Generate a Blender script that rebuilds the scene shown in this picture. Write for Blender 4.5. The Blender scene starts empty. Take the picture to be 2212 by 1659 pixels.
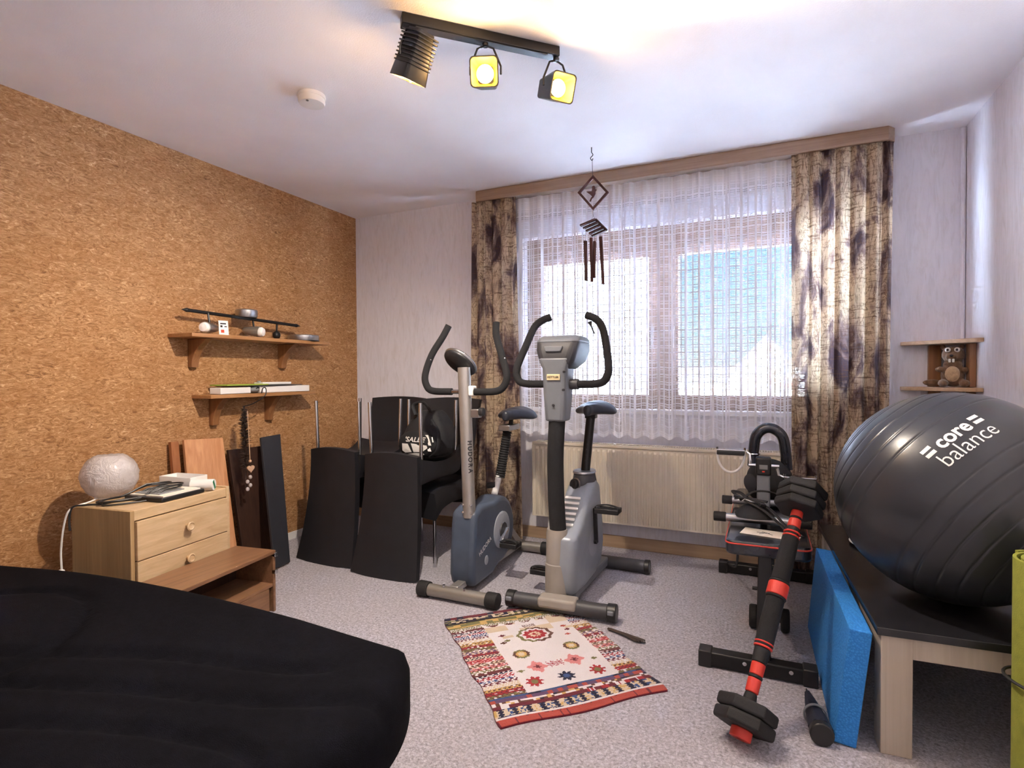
import bpy, bmesh, math, random
from mathutils import Vector, Matrix
random.seed(7)
S = bpy.context.scene
COL = S.collection
PI = math.pi

# ------------------------------------------------------------------ camera
cam_d = bpy.data.cameras.new('camera'); cam = bpy.data.objects.new('camera', cam_d); COL.objects.link(cam)
cam_d.sensor_width = 36.0; cam_d.lens = 1200.0 / 2212.0 * 36.0; cam_d.clip_start = 0.02; cam_d.clip_end = 400
CR = Vector((0.91176, 0.41067, -0.0059)); CU = Vector((-0.00169, 0.01810, 0.99983)); CF = Vector((-0.41071, 0.91160, -0.0172))
M = Matrix.Identity(4)
for i in range(3):
    M[i][0] = CR[i]; M[i][1] = CU[i]; M[i][2] = -CF[i]
M.translation = Vector((0, 0, 1.161))
cam.matrix_world = M
S.camera = cam

# ------------------------------------------------------------------ light and exposure
S.view_settings.view_transform = 'Standard'; S.view_settings.look = 'None'
S.view_settings.gamma = 1.0; S.view_settings.use_curve_mapping = False
S.view_settings.exposure = 3.05
SKY_STRENGTH = 0.165
SUN_STRENGTH = 104.0
BULB_W = 21.0
W = bpy.data.worlds.new('world'); S.world = W; W.use_nodes = True
wn = W.node_tree.nodes; wl = W.node_tree.links; wn.clear()
wo = wn.new('ShaderNodeOutputWorld'); wb = wn.new('ShaderNodeBackground'); wc = wn.new('ShaderNodeTexCoord')
ws = wn.new('ShaderNodeSeparateXYZ'); wr = wn.new('ShaderNodeValToRGB')
wl.new(wc.outputs['Generated'], ws.inputs[0]); wl.new(ws.outputs['Z'], wr.inputs[0]); wl.new(wr.outputs[0], wb.inputs[0]); wl.new(wb.outputs[0], wo.inputs[0])
cr = wr.color_ramp
cr.elements[0].position = 0.0; cr.elements[0].color = (0.80, 0.95, 1.0, 1)
cr.elements[1].position = 1.0; cr.elements[1].color = (0.07, 0.30, 0.68, 1)
e = cr.elements.new(0.07); e.color = (0.42, 0.78, 0.98, 1)
e = cr.elements.new(0.22); e.color = (0.05, 0.45, 0.86, 1)
wb.inputs[1].default_value = SKY_STRENGTH
sun_d = bpy.data.lights.new('sun', 'SUN'); sun_d.energy = SUN_STRENGTH; sun_d.angle = 0.01; sun_d.color = (0.80, 0.89, 1.0)
sun = bpy.data.objects.new('sun', sun_d); COL.objects.link(sun)
sun.rotation_euler = Vector((0.35, 0.75, -0.62)).to_track_quat('-Z', 'Y').to_euler(); sun.location = (0, -5, 30)
S.cycles.use_denoising = True
S.cycles.max_bounces = 10; S.cycles.diffuse_bounces = 6; S.cycles.glossy_bounces = 4
S.cycles.transmission_bounces = 6; S.cycles.transparent_max_bounces = 16
S.cycles.sample_clamp_indirect = 6.0
S.cycles.caustics_reflective = False; S.cycles.caustics_refractive = False

# ------------------------------------------------------------------ materials
def lin(c):
    out = []
    for v in c:
        v /= 255.0
        out.append(v / 12.92 if v <= 0.04045 else ((v + 0.055) / 1.055) ** 2.4)
    return (out[0], out[1], out[2], 1.0)

MATS = {}
class NT:
    def __init__(s, name):
        s.m = bpy.data.materials.new(name); s.m.use_nodes = True
        s.t = s.m.node_tree; s.t.nodes.clear()
        s.out = s.n('ShaderNodeOutputMaterial')
    def n(s, k, **kw):
        x = s.t.nodes.new(k)
        for a, b in kw.items(): setattr(x, a, b)
        return x
    def l(s, a, b): s.t.links.new(a, b)
    def setin(s, sock, v):
        if hasattr(v, 'is_output'): s.l(v, sock)
        else: sock.default_value = v
    def math(s, op, a, b=0.0, c=None):
        x = s.n('ShaderNodeMath', operation=op); s.setin(x.inputs[0], a); s.setin(x.inputs[1], b)
        if c is not None: s.setin(x.inputs[2], c)
        return x.outputs[0]
    def mix(s, f, a, b, blend='MIX'):
        x = s.n('ShaderNodeMix', data_type='RGBA', blend_type=blend)
        s.setin(x.inputs[0], f); s.setin(x.inputs[6], a); s.setin(x.inputs[7], b)
        return x.outputs[2]
    def coord(s, scale=(1, 1, 1), kind='Object', rot=(0, 0, 0)):
        tc = s.n('ShaderNodeTexCoord'); mp = s.n('ShaderNodeMapping')
        mp.inputs['Scale'].default_value = scale; mp.inputs['Rotation'].default_value = rot
        s.l(tc.outputs[kind], mp.inputs[0]); return mp.outputs[0]
    def noise(s, vec, scale, detail=3.0, rough=0.5, dist=0.0):
        x = s.n('ShaderNodeTexNoise'); s.l(vec, x.inputs['Vector'])
        x.inputs['Scale'].default_value = scale; x.inputs['Detail'].default_value = detail
        x.inputs['Roughness'].default_value = rough; x.inputs['Distortion'].default_value = dist
        return x.outputs[0]
    def ramp(s, f, stops):
        x = s.n('ShaderNodeValToRGB'); s.l(f, x.inputs[0]); r = x.color_ramp
        while len(r.elements) < len(stops): r.elements.new(0.5)
        for el, (p, c) in zip(r.elements, stops):
            el.position = p; el.color = c
        return x.outputs[0]
    def bump(s, h, strength=0.3, dist=0.01):
        x = s.n('ShaderNodeBump'); x.inputs['Strength'].default_value = strength; x.inputs['Distance'].default_value = dist
        s.l(h, x.inputs['Height']); return x.outputs[0]
    def bsdf(s, color, rough=0.5, metal=0.0, normal=None, spec=0.5, sheen=0.0, coat=0.0):
        b = s.n('ShaderNodeBsdfPrincipled')
        s.setin(b.inputs['Base Color'], color); s.setin(b.inputs['Roughness'], rough); b.inputs['Metallic'].default_value = metal
        b.inputs['Specular IOR Level'].default_value = spec
        b.inputs['Sheen Weight'].default_value = sheen; b.inputs['Coat Weight'].default_value = coat
        if normal is not None: s.l(normal, b.inputs['Normal'])
        return b.outputs[0]
    def done(s, sh):
        s.l(sh, s.out.inputs[0]); MATS[s.m.name] = s.m; return s.m

def plain(name, rgb, rough=0.5, metal=0.0, var=0.12, nscale=14.0, bump=0.0, bscale=120.0, spec=0.5, sheen=0.0, coat=0.0):
    t = NT(name); v = t.coord()
    f = t.noise(v, nscale, 3)
    c = lin(rgb); lo = tuple(x * (1 - var) for x in c[:3]) + (1,); hi = tuple(min(1, x * (1 + var)) for x in c[:3]) + (1,)
    col = t.ramp(f, [(0.3, lo), (0.7, hi)])
    nm = t.bump(t.noise(v, bscale, 3), bump, 0.004) if bump else None
    return t.done(t.bsdf(col, rough, metal, nm, spec, sheen, coat))

def wood(name, rgb_a, rgb_b, axis='y', rough=0.45, scale=3.0, bump=0.05, knots=False):
    t = NT(name)
    sc = {'x': (0.25, 6, 6), 'y': (6, 0.25, 6), 'z': (6, 6, 0.25)}[axis]
    v = t.coord(sc)
    f = t.noise(v, scale * 2.2, 5, 0.6, 0.8)
    col = t.ramp(f, [(0.3, lin(rgb_a)), (0.7, lin(rgb_b))])
    if knots:
        vo = t.n('ShaderNodeTexVoronoi'); t.l(t.coord((7, 7, 4.2)), vo.inputs['Vector']); vo.inputs['Scale'].default_value = 1.0
        k = t.math('LESS_THAN', vo.outputs['Distance'], 0.085)
        col = t.mix(k, col, lin((110, 66, 40)))
    nm = t.bump(f, bump, 0.003)
    return t.done(t.bsdf(col, rough, 0, nm, 0.4))

plain('ceiling_paint', (244, 242, 245), 0.9, var=0.03, nscale=3, bump=0.25, bscale=160)
def m_wallpaper():
    t = NT('wallpaper'); v = t.coord((9, 9, 1.6))
    f = t.noise(v, 4.0, 4, 0.6, 1.2); g = t.noise(t.coord((14, 14, 1.6)), 3.0, 3, 0.5, 1.5)
    col = t.ramp(f, [(0.30, lin((212, 209, 214))), (0.5, lin((221, 219, 226))), (0.75, lin((226, 224, 231)))])
    k = t.ramp(g, [(0.62, (0, 0, 0, 1)), (0.74, (1, 1, 1, 1))])
    col = t.mix(t.math('MULTIPLY', k, 0.45), col, lin((200, 191, 190)))
    t.done(t.bsdf(col, 0.85, 0, t.bump(t.noise(t.coord((40, 40, 8)), 6, 3), 0.25, 0.003), 0.2))
m_wallpaper()
def m_cork():
    t = NT('cork'); v = t.coord((1, 1, 1.7)); v2 = t.coord((1, 1, 2.6))
    big = t.noise(v, 5.0, 5, 0.6, 0.4)
    mid = t.noise(v2, 20.0, 6, 0.74, 2.2)
    fine = t.noise(v2, 75.0, 4, 0.7, 1.0)
    col = t.ramp(mid, [(0.28, lin((86, 58, 34))), (0.40, lin((138, 98, 62))), (0.50, lin((170, 126, 84))), (0.60, lin((192, 150, 106))), (0.70, lin((240, 210, 174)))])
    col = t.mix(t.ramp(big, [(0.38, (0, 0, 0, 1)), (0.66, (0.45, 0.45, 0.45, 1))]), col, lin((152, 104, 60)))
    fl = t.ramp(fine, [(0.60, (0, 0, 0, 1)), (0.72, (0.85, 0.85, 0.85, 1))])
    col = t.mix(fl, col, lin((224, 180, 134)))
    dk = t.ramp(t.noise(v2, 36.0, 5, 0.7, 2.0), [(0.26, (0.85, 0.85, 0.85, 1)), (0.40, (0, 0, 0, 1))])
    col = t.mix(dk, col, lin((86, 54, 28)))
    t.done(t.bsdf(col, 0.8, 0, t.bump(mid, 0.5, 0.006), 0.25))
m_cork()
def m_carpet():
    t = NT('carpet'); v = t.coord()
    a = t.noise(v, 95.0, 4, 0.75, 0.6); b = t.noise(v, 2.2, 3, 0.5)
    col = t.ramp(a, [(0.30, lin((116, 111, 116))), (0.5, lin((180, 176, 186))), (0.70, lin((230, 227, 236)))])
    col = t.mix(t.ramp(b, [(0.35, (0, 0, 0, 1)), (0.7, (0.35, 0.35, 0.35, 1))]), col, lin((176, 167, 166)))
    t.done(t.bsdf(col, 0.95, 0, t.bump(a, 0.9, 0.012), 0.1, sheen=0.15))
m_carpet()
wood('beech', (182, 154, 116), (208, 180, 142), 'y', 0.42)
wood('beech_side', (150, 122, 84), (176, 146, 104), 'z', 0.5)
wood('walnut_veneer', (110, 78, 56), (142, 104, 76), 'y', 0.3, bump=0.02)
wood('dark_walnut', (44, 28, 22), (66, 44, 34), 'z', 0.45)
wood('pine', (188, 130, 88), (214, 160, 116), 'z', 0.5, knots=True)
wood('pine_dark', (140, 88, 54), (166, 108, 68), 'z', 0.5)
wood('shelf_wood', (142, 98, 60), (172, 126, 82), 'y', 0.45)
wood('shelf_bracket', (122, 80, 48), (148, 102, 64), 'z', 0.45)
wood('cornice_wood', (136, 110, 90), (160, 134, 112), 'x', 0.55)
wood('window_wood', (96, 72, 58), (122, 94, 78), 'z', 0.5)
wood('chime_wood', (48, 22, 18), (74, 36, 28), 'z', 0.75)
wood('corner_shelf_wood', (168, 138, 108), (194, 164, 134), 'x', 0.5, knots=True)
wood('table_leg_wood', (172, 158, 142), (188, 176, 160), 'z', 0.55)
wood('skirting', (150, 124, 100), (172, 146, 120), 'x', 0.5)
plain('dark_board', (30, 31, 38), 0.62, var=0.1)
plain('table_black', (34, 34, 38), 0.27, var=0.2)
plain('black_plastic', (30, 30, 32), 0.42, var=0.15, bump=0.1)
plain('black_rubber', (26, 26, 28), 0.7, var=0.2, bump=0.25, bscale=300)
plain('black_foam', (24, 24, 27), 0.9, var=0.2, bump=0.4, bscale=420)
plain('black_metal', (34, 34, 36), 0.36, 0.4, var=0.1)
plain('black_leather', (17, 17, 23), 0.6, var=0.2, bump=0.2, bscale=260)
plain('black_vinyl', (32, 36, 46), 0.24, var=0.1, bump=0.05, bscale=300, coat=0.4)
plain('bag_fabric', (20, 20, 24), 0.75, var=0.25, bump=0.3, bscale=300)
plain('sofa_fabric', (11, 11, 16), 0.95, var=0.25, nscale=60, bump=0.4, bscale=500, spec=0.06)
plain('chrome', (214, 216, 220), 0.14, 1.0, var=0.03)
plain('brushed_steel', (176, 176, 176), 0.34, 1.0, var=0.08)
plain('silver_paint', (168, 164, 160), 0.34, 0.65, var=0.05)
plain('champagne_paint', (152, 147, 140), 0.38, 0.6, var=0.05)
plain('slate_plastic', (66, 76, 92), 0.4, var=0.08, bump=0.08)
plain('disc_grey', (150, 154, 162), 0.45, var=0.05)
plain('grey_plastic', (112, 116, 122), 0.42, var=0.06, bump=0.06)
plain('grey_silver_plastic', (140, 146, 154), 0.38, 0.15, var=0.05)
plain('beige_plastic', (146, 139, 132), 0.5, var=0.05)
plain('dark_grey_plastic', (58, 58, 62), 0.5, var=0.08, bump=0.1)
plain('seat_skin', (48, 52, 62), 0.34, var=0.06)
plain('white_plastic', (232, 230, 226), 0.45, var=0.03)
plain('white_print', (226, 224, 220), 0.6, var=0.02)
plain('paper', (236, 228, 214), 0.8, var=0.03)
plain('ink', (40, 40, 46), 0.8)
plain('red_print', (196, 70, 40), 0.7)
plain('label_cream', (214, 196, 152), 0.5)
plain('red_rubber', (206, 58, 44), 0.5, var=0.08)
plain('cream_paint', (212, 202, 184), 0.42, var=0.03)
plain('ball_vinyl', (46, 48, 54), 0.30, var=0.05, bump=0.03, bscale=500)
plain('green_mat', (128, 132, 46), 0.85, var=0.1, nscale=40, bump=0.4, bscale=300)
plain('green_paper', (150, 172, 60), 0.6)
plain('green_leaf', (30, 120, 80), 0.6)
plain('navy_nylon', (24, 28, 46), 0.6, var=0.2, bump=0.2)
plain('grey_cloth', (136, 138, 140), 0.7)
plain('brown_plush', (120, 92, 68), 0.95, var=0.25, nscale=60, bump=0.8, bscale=260, sheen=0.3)
plain('tan_plush', (190, 160, 124), 0.95, var=0.2, nscale=60, bump=0.8, bscale=260, sheen=0.3)
plain('garland_dark', (52, 36, 30), 0.6, var=0.4)
plain('heart_wood', (196, 160, 130), 0.6)
plain('blue_foam_smooth', (48, 128, 204), 0.75, var=0.05, bump=0.15, bscale=300)
def m_bluetex():
    t = NT('blue_foam'); v = t.coord((150, 90, 150))
    vo = t.n('ShaderNodeTexVoronoi'); t.l(v, vo.inputs['Vector']); vo.inputs['Scale'].default_value = 1.0
    col = t.ramp(vo.outputs['Distance'], [(0.1, lin((60, 142, 214))), (0.6, lin((44, 122, 196)))])
    t.done(t.bsdf(col, 0.7, 0, t.bump(vo.outputs['Distance'], 0.5, 0.004), 0.3))
m_bluetex()
def m_saltglobe():
    t = NT('crackle_glass'); v = t.coord()
    f = t.noise(v, 18, 5, 0.7, 1.5)
    col = t.ramp(f, [(0.3, lin((206, 200, 198))), (0.7, lin((240, 236, 236)))])
    b = t.bsdf(col, 0.15, 0, t.bump(f, 0.6, 0.02), 0.6, coat=0.5)
    tr = t.n('ShaderNodeBsdfTranslucent'); tr.inputs[0].default_value = lin((226, 216, 214))
    mx = t.n('ShaderNodeMixShader'); mx.inputs[0].default_value = 0.35; t.l(b, mx.inputs[1]); t.l(tr.outputs[0], mx.inputs[2])
    t.done(mx.outputs[0])
m_saltglobe()
def m_glass():
    t = NT('window_glass'); tr = t.n('ShaderNodeBsdfTransparent'); tr.inputs[0].default_value = (0.94, 0.97, 0.98, 1)
    g = t.n('ShaderNodeBsdfGlossy'); g.inputs['Roughness'].default_value = 0.02
    mx = t.n('ShaderNodeMixShader'); mx.inputs[0].default_value = 0.05; t.l(tr.outputs[0], mx.inputs[1]); t.l(g.outputs[0], mx.inputs[2])
    t.done(mx.outputs[0])
m_glass()
def m_net():
    t = NT('net_lace'); tc = t.n('ShaderNodeTexCoord'); sp = t.n('ShaderNodeSeparateXYZ'); t.l(tc.outputs['UV'], sp.inputs[0])
    u, v = sp.outputs[0], sp.outputs[1]
    def stripe(x, period, width, off=0.0):
        fr = t.math('FRACT', t.math('MULTIPLY', t.math('ADD', x, off + 10.0), 1.0 / period))
        return t.math('LESS_THAN', fr, width)
    fv = stripe(u, 0.0072, 0.26); fh = stripe(v, 0.0105, 0.22)
    tv = t.math('MAXIMUM', stripe(u, 0.043, 0.20), stripe(u, 0.097, 0.16, 0.02))
    th = t.math('MAXIMUM', stripe(v, 0.046, 0.13), stripe(v, 0.046, 0.07, 0.014))
    fine = t.math('MULTIPLY', t.math('MAXIMUM', fv, fh), 0.92)
    thick = t.math('MULTIPLY', t.math('MAXIMUM', tv, th), 1.0)
    op = t.math('MAXIMUM', fine, thick)
    # plain voile header above, hem below
    mr = t.n('ShaderNodeMapRange'); t.l(v, mr.inputs[0]); mr.inputs[1].default_value = 1.44; mr.inputs[2].default_value = 1.56
    op = t.math('MAXIMUM', op, t.math('MULTIPLY', mr.outputs[0], 0.90))
    hem = t.math('LESS_THAN', v, 0.035)
    op = t.math('MAXIMUM', op, t.math('MULTIPLY', hem, 0.85))
    d = t.n('ShaderNodeBsdfDiffuse'); d.inputs[0].default_value = lin((226, 228, 238))
    tl = t.n('ShaderNodeBsdfTranslucent'); tl.inputs[0].default_value = lin((226, 228, 238))
    m1 = t.n('ShaderNodeMixShader'); m1.inputs[0].default_value = 0.008; t.l(d.outputs[0], m1.inputs[1]); t.l(tl.outputs[0], m1.inputs[2])
    tr = t.n('ShaderNodeBsdfTransparent')
    m2 = t.n('ShaderNodeMixShader'); t.l(op, m2.inputs[0]); t.l(tr.outputs[0], m2.inputs[1]); t.l(m1.outputs[0], m2.inputs[2])
    t.done(m2.outputs[0])
m_net()
def m_drape():
    t = NT('printed_drape'); tc = t.n('ShaderNodeTexCoord')
    def mp(sc, loc=(0, 0, 0)):
        m = t.n('ShaderNodeMapping'); m.inputs['Scale'].default_value = sc; m.inputs['Location'].default_value = loc; t.l(tc.outputs['UV'], m.inputs[0]); return m.outputs[0]
    blot = t.noise(mp((4.0, 2.0, 1)), 1.5, 4, 0.6, 0.5)
    twig = t.noise(mp((11, 3.0, 1), (3, 1, 0)), 1.6, 5, 0.65, 2.2)
    crk = t.noise(mp((9, 95, 1)), 1.0, 3, 0.6, 0.7)
    col = t.ramp(blot, [(0.38, lin((70, 58, 64))), (0.44, lin((128, 110, 104))), (0.50, lin((186, 164, 140))), (0.70, lin((206, 186, 156)))])
    tw = t.ramp(twig, [(0.47, (0, 0, 0, 1)), (0.5, (1, 1, 1, 1)), (0.53, (0, 0, 0, 1))])
    col = t.mix(t.math('MULTIPLY', tw, 0.85), col, lin((78, 56, 48)))
    cl = t.ramp(crk, [(0.34, (0.75, 0.75, 0.75, 1)), (0.46, (0, 0, 0, 1))])
    col = t.mix(cl, col, lin((92, 70, 58)))
    nm = t.bump(crk, 0.7, 0.006)
    d = t.n('ShaderNodeBsdfDiffuse'); t.l(col, d.inputs[0]); t.l(nm, d.inputs['Normal'])
    tl = t.n('ShaderNodeBsdfTranslucent'); t.l(col, tl.inputs[0])
    # open weave slits between the slubs let daylight through
    sv = t.n('ShaderNodeSeparateXYZ'); t.l(tc.outputs['UV'], sv.inputs[0])
    wob = t.math('MULTIPLY', t.noise(mp((6, 20, 1), (1, 5, 0)), 1.0, 3, 0.6, 0.3), 0.05)
    row = t.math('LESS_THAN', t.math('FRACT', t.math('MULTIPLY', t.math('ADD', sv.outputs[1], wob), 1 / 0.011)), 0.32)
    msk = t.ramp(t.noise(mp((14, 60, 1), (2, 3, 0)), 1.0, 3, 0.6, 0.4), [(0.45, (0, 0, 0, 1)), (0.60, (0.075, 0.075, 0.075, 1))])
    slit = t.math('MULTIPLY', row, msk)
    m1 = t.n('ShaderNodeMixShader'); m1.inputs[0].default_value = 0.25; t.l(d.outputs[0], m1.inputs[1]); t.l(tl.outputs[0], m1.inputs[2])
    tr = t.n('ShaderNodeBsdfTransparent'); m2 = t.n('ShaderNodeMixShader'); t.l(slit, m2.inputs[0]); t.l(m1.outputs[0], m2.inputs[1]); t.l(tr.outputs[0], m2.inputs[2])
    t.done(m2.outputs[0])
m_drape()
def m_emit(name, rgb, strength):
    t = NT(name); v = t.coord(); f = t.noise(v, 60, 2)
    col = t.ramp(f, [(0.3, rgb), (0.7, tuple(min(1, c * 1.1) for c in rgb[:3]) + (1,))])
    em = t.n('ShaderNodeEmission'); t.l(col, em.inputs[0]); em.inputs[1].default_value = strength; t.done(em.outputs[0])
m_emit('bulb_glow', (1.0, 0.74, 0.30, 1), 0.9)
plain('lamp_reflector', (240, 190, 60), 0.4, 0.1)
def m_rug():
    t = NT('kilim_wool'); a = t.n('ShaderNodeVertexColor'); a.layer_name = 'weave'
    v = t.coord(); f = t.noise(v, 260, 3, 0.6)
    col = t.mix(t.math('MULTIPLY', f, 0.5), a.outputs[0], (0.02, 0.015, 0.015, 1), 'MIX')
    col = t.mix(0.75, col, a.outputs[0])
    t.done(t.bsdf(col, 0.95, 0, t.bump(f, 0.8, 0.004), 0.1, sheen=0.2))
m_rug()
def m_paving():
    t = NT('paving'); v = t.coord(); f = t.noise(v, 0.6, 4); t.done(t.bsdf(t.ramp(f, [(0.3, lin((180, 184, 196))), (0.7, lin((208, 212, 224)))]), 0.9))
m_paving()
plain('render_white', (170, 169, 168), 0.85, var=0.03)
plain('roof_grey', (44, 46, 54), 0.8, var=0.12, nscale=3)
plain('roof_light', (64, 66, 74), 0.8, var=0.12, nscale=3)
plain('house_glass', (96, 104, 120), 0.1)
plain('fence_wood', (214, 204, 184), 0.8)

# ------------------------------------------------------------------ geometry helpers
ROOT = {}
def tag(o, label=None, cat=None, group=None, kind=None):
    if label: o['label'] = label
    if cat: o['category'] = cat
    if group: o['group'] = group
    if kind: o['kind'] = kind
    return o
def thing(name, label, cat, loc=(0, 0, 0), rz=0.0, group=None):
    o = bpy.data.objects.new(name, None); COL.objects.link(o); o.empty_display_size = 0.05
    o.location = loc; o.rotation_euler = (0, 0, rz)
    ROOT[o] = Matrix.Translation(Vector(loc)) @ Matrix.Rotation(rz, 4, 'Z')
    return tag(o, label, cat, group)

def rotm(rx=0, ry=0, rz=0):
    return Matrix.Rotation(rz, 3, 'Z') @ Matrix.Rotation(ry, 3, 'Y') @ Matrix.Rotation(rx, 3, 'X')
def frame(d, up=(0, 0, 1)):
    z = Vector(d).normalized(); u = Vector(up)
    if abs(z.dot(u.normalized())) > 0.98: u = Vector((1, 0, 0))
    x = u.cross(z).normalized(); y = z.cross(x)
    return Matrix((x, y, z)).transposed()
def catmull(pts, n=6, closed=False):
    P = [Vector(p) for p in pts]; out = []; N = len(P)
    segs = N if closed else N - 1
    for i in range(segs):
        p1, p2 = P[i], P[(i + 1) % N]
        p0 = P[i - 1] if (closed or i > 0) else p1 * 2 - p2
        p3 = P[(i + 2) % N] if (closed or i + 2 < N) else p2 * 2 - p1
        for k in range(n):
            t = k / n
            out.append(0.5 * ((2 * p1) + (p2 - p0) * t + (2 * p0 - 5 * p1 + 4 * p2 - p3) * t * t + (3 * p1 - p0 - 3 * p2 + p3) * t ** 3))
    if not closed: out.append(P[-1])
    return out

class MB:
    def __init__(s): s.v = []; s.f = []; s.uv = None
    def add(s, vs, fs):
        b = len(s.v); s.v += [Vector(p) for p in vs]; s.f += [[i + b for i in f] for f in fs]; return s
    def box(s, c, sz, rot=None):
        c = Vector(c); h = Vector(sz) / 2
        vs = [Vector((x, y, z)) for x in (-h.x, h.x) for y in (-h.y, h.y) for z in (-h.z, h.z)]
        if rot is not None: vs = [rot @ p for p in vs]
        return s.add([p + c for p in vs], [[0, 1, 3, 2], [4, 6, 7, 5], [0, 4, 5, 1], [2, 3, 7, 6], [0, 2, 6, 4], [1, 5, 7, 3]])
    def hexa(s, p):  # 8 points: bottom 4 ccw, top 4 ccw
        return s.add(p, [[3, 2, 1, 0], [4, 5, 6, 7], [0, 1, 5, 4], [1, 2, 6, 5], [2, 3, 7, 6], [3, 0, 4, 7]])
    def bar(s, p0, p1, w, h, up=(0, 0, 1)):
        p0 = Vector(p0); p1 = Vector(p1); F = frame(p1 - p0, up); L = (p1 - p0).length
        return s.box((p0 + p1) / 2, (w, h, L), F)
    def cyl(s, p0, p1, r0, r1=None, n=20):
        r1 = r0 if r1 is None else r1
        p0 = Vector(p0); p1 = Vector(p1); F = frame(p1 - p0)
        vs = []
        for p, r in ((p0, r0), (p1, r1)):
            for i in range(n):
                a = 2 * PI * i / n; vs.append(p + F @ Vector((math.cos(a) * r, math.sin(a) * r, 0)))
        fs = [[i, (i + 1) % n, n + (i + 1) % n, n + i] for i in range(n)] + [list(range(n))[::-1], list(range(n, 2 * n))]
        return s.add(vs, fs)
    def tube(s, pts, r, n=10, closed=False, flat=1.0):
        P = [Vector(p) for p in pts]; N = len(P)
        R = r if isinstance(r, (list, tuple)) else [r] * N
        F = None; vs = []
        for i in range(N):
            a = P[(i + 1) % N] if (closed or i < N - 1) else P[i]
            b = P[i - 1] if (closed or i > 0) else P[i]
            d = (a - b).normalized()
            if F is None: F = frame(d)
            else:
                z0 = F.col[2]; q = z0.rotation_difference(d).to_matrix(); F = q @ F
            for k in range(n):
                t = 2 * PI * k / n; vs.append(P[i] + F @ Vector((math.cos(t) * R[i], math.sin(t) * R[i] * flat, 0)))
        fs = []
        for i in range(N if closed else N - 1):
            j = (i + 1) % N
            for k in range(n):
                fs.append([i * n + k, i * n + (k + 1) % n, j * n + (k + 1) % n, j * n + k])
        if not closed:
            fs.append(list(range(n))[::-1]); fs.append([(N - 1) * n + k for k in range(n)])
        return s.add(vs, fs)
    def lathe(s, prof, n=28, origin=(0, 0, 0), rot=None, sx=1.0, sy=1.0):
        o = Vector(origin); vs = []; fs = []; m = len(prof)
        for (r, z) in prof:
            for k in range(n):
                t = 2 * PI * k / n; p = Vector((math.cos(t) * r * sx, math.sin(t) * r * sy, z)); vs.append(o + (rot @ p if rot is not None else p))
        for i in range(m - 1):
            for k in range(n): fs.append([i * n + k, i * n + (k + 1) % n, (i + 1) * n + (k + 1) % n, (i + 1) * n + k])
        if prof[0][0] > 1e-5: fs.append(list(range(n))[::-1])
        if prof[-1][0] > 1e-5: fs.append([(m - 1) * n + k for k in range(n)])
        return s.add(vs, fs)
    def ell(s, c, r, nu=20, nv=12, rot=None):
        prof = [(math.sin(PI * i / nv), -math.cos(PI * i / nv)) for i in range(nv + 1)]
        prof[0] = (1e-4, -1); prof[-1] = (1e-4, 1)
        c = Vector(c); vs = []; fs = []
        for (q, z) in prof:
            for k in range(nu):
                t = 2 * PI * k / nu; p = Vector((math.cos(t) * q * r[0], math.sin(t) * q * r[1], z * r[2]))
                vs.append(c + (rot @ p if rot is not None else p))
        for i in range(nv):
            for k in range(nu): fs.append([i * nu + k, i * nu + (k + 1) % nu, (i + 1) * nu + (k + 1) % nu, (i + 1) * nu + k])
        return s.add(vs, fs)
    def prism(s, pts, off):  # polygon of 3-D points, extruded by off
        P = [Vector(p) for p in pts]; o = Vector(off); n = len(P)
        return s.add(P + [p + o for p in P], [list(range(n))[::-1], list(range(n, 2 * n))] + [[i, (i + 1) % n, n + (i + 1) % n, n + i] for i in range(n)])
    def loft(s, rings, cap=True):  # rings of equal point counts
        n = len(rings[0]); vs = [p for r in rings for p in r]; fs = []
        for i in range(len(rings) - 1):
            for k in range(n): fs.append([i * n + k, i * n + (k + 1) % n, (i + 1) * n + (k + 1) % n, (i + 1) * n + k])
        if cap: fs.append(list(range(n))[::-1]); fs.append([(len(rings) - 1) * n + k for k in range(n)])
        return s.add(vs, fs)
    def grid(s, fn, nu, nv, uvfn=None):
        vs = [fn(i / nu, j / nv) for j in range(nv + 1) for i in range(nu + 1)]
        fs = [[j * (nu + 1) + i, j * (nu + 1) + i + 1, (j + 1) * (nu + 1) + i + 1, (j + 1) * (nu + 1) + i] for j in range(nv) for i in range(nu)]
        if uvfn: s.uv = [uvfn(i / nu, j / nv) for j in range(nv + 1) for i in range(nu + 1)]
        return s.add(vs, fs)
    def build(s, name, mat, parent=None, smooth=True, bevel=0.0, seg=2, sub=0, ang=40, local=False, fix=True):
        me = bpy.data.meshes.new(name)
        rm = ROOT.get(parent, Matrix.Identity(4)) if parent is not None else Matrix.Identity(4)
        inv = Matrix.Identity(4) if local else rm.inverted()
        me.from_pydata([inv @ p for p in s.v], [], s.f)
        if fix:
            bm = bmesh.new(); bm.from_mesh(me); bmesh.ops.recalc_face_normals(bm, faces=bm.faces); bm.to_mesh(me); bm.free()
        if s.uv:
            L = me.uv_layers.new(name='UVMap')
            for lp in me.loops: L.data[lp.index].uv = s.uv[lp.vertex_index]
        me.materials.append(MATS[mat])
        if smooth:
            for p in me.polygons: p.use_smooth = True
            if not sub: me.set_sharp_from_angle(angle=math.radians(ang))
        o = bpy.data.objects.new(name, me); COL.objects.link(o)
        if parent is not None:
            o.parent = parent; ROOT[o] = rm
        if bevel:
            b = o.modifiers.new('bevel', 'BEVEL'); b.width = bevel; b.segments = seg; b.limit_method = 'ANGLE'; b.angle_limit = math.radians(35); b.harden_normals = False
        if sub:
            b = o.modifiers.new('sub', 'SUBSURF'); b.levels = sub; b.render_levels = sub
        return o

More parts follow.
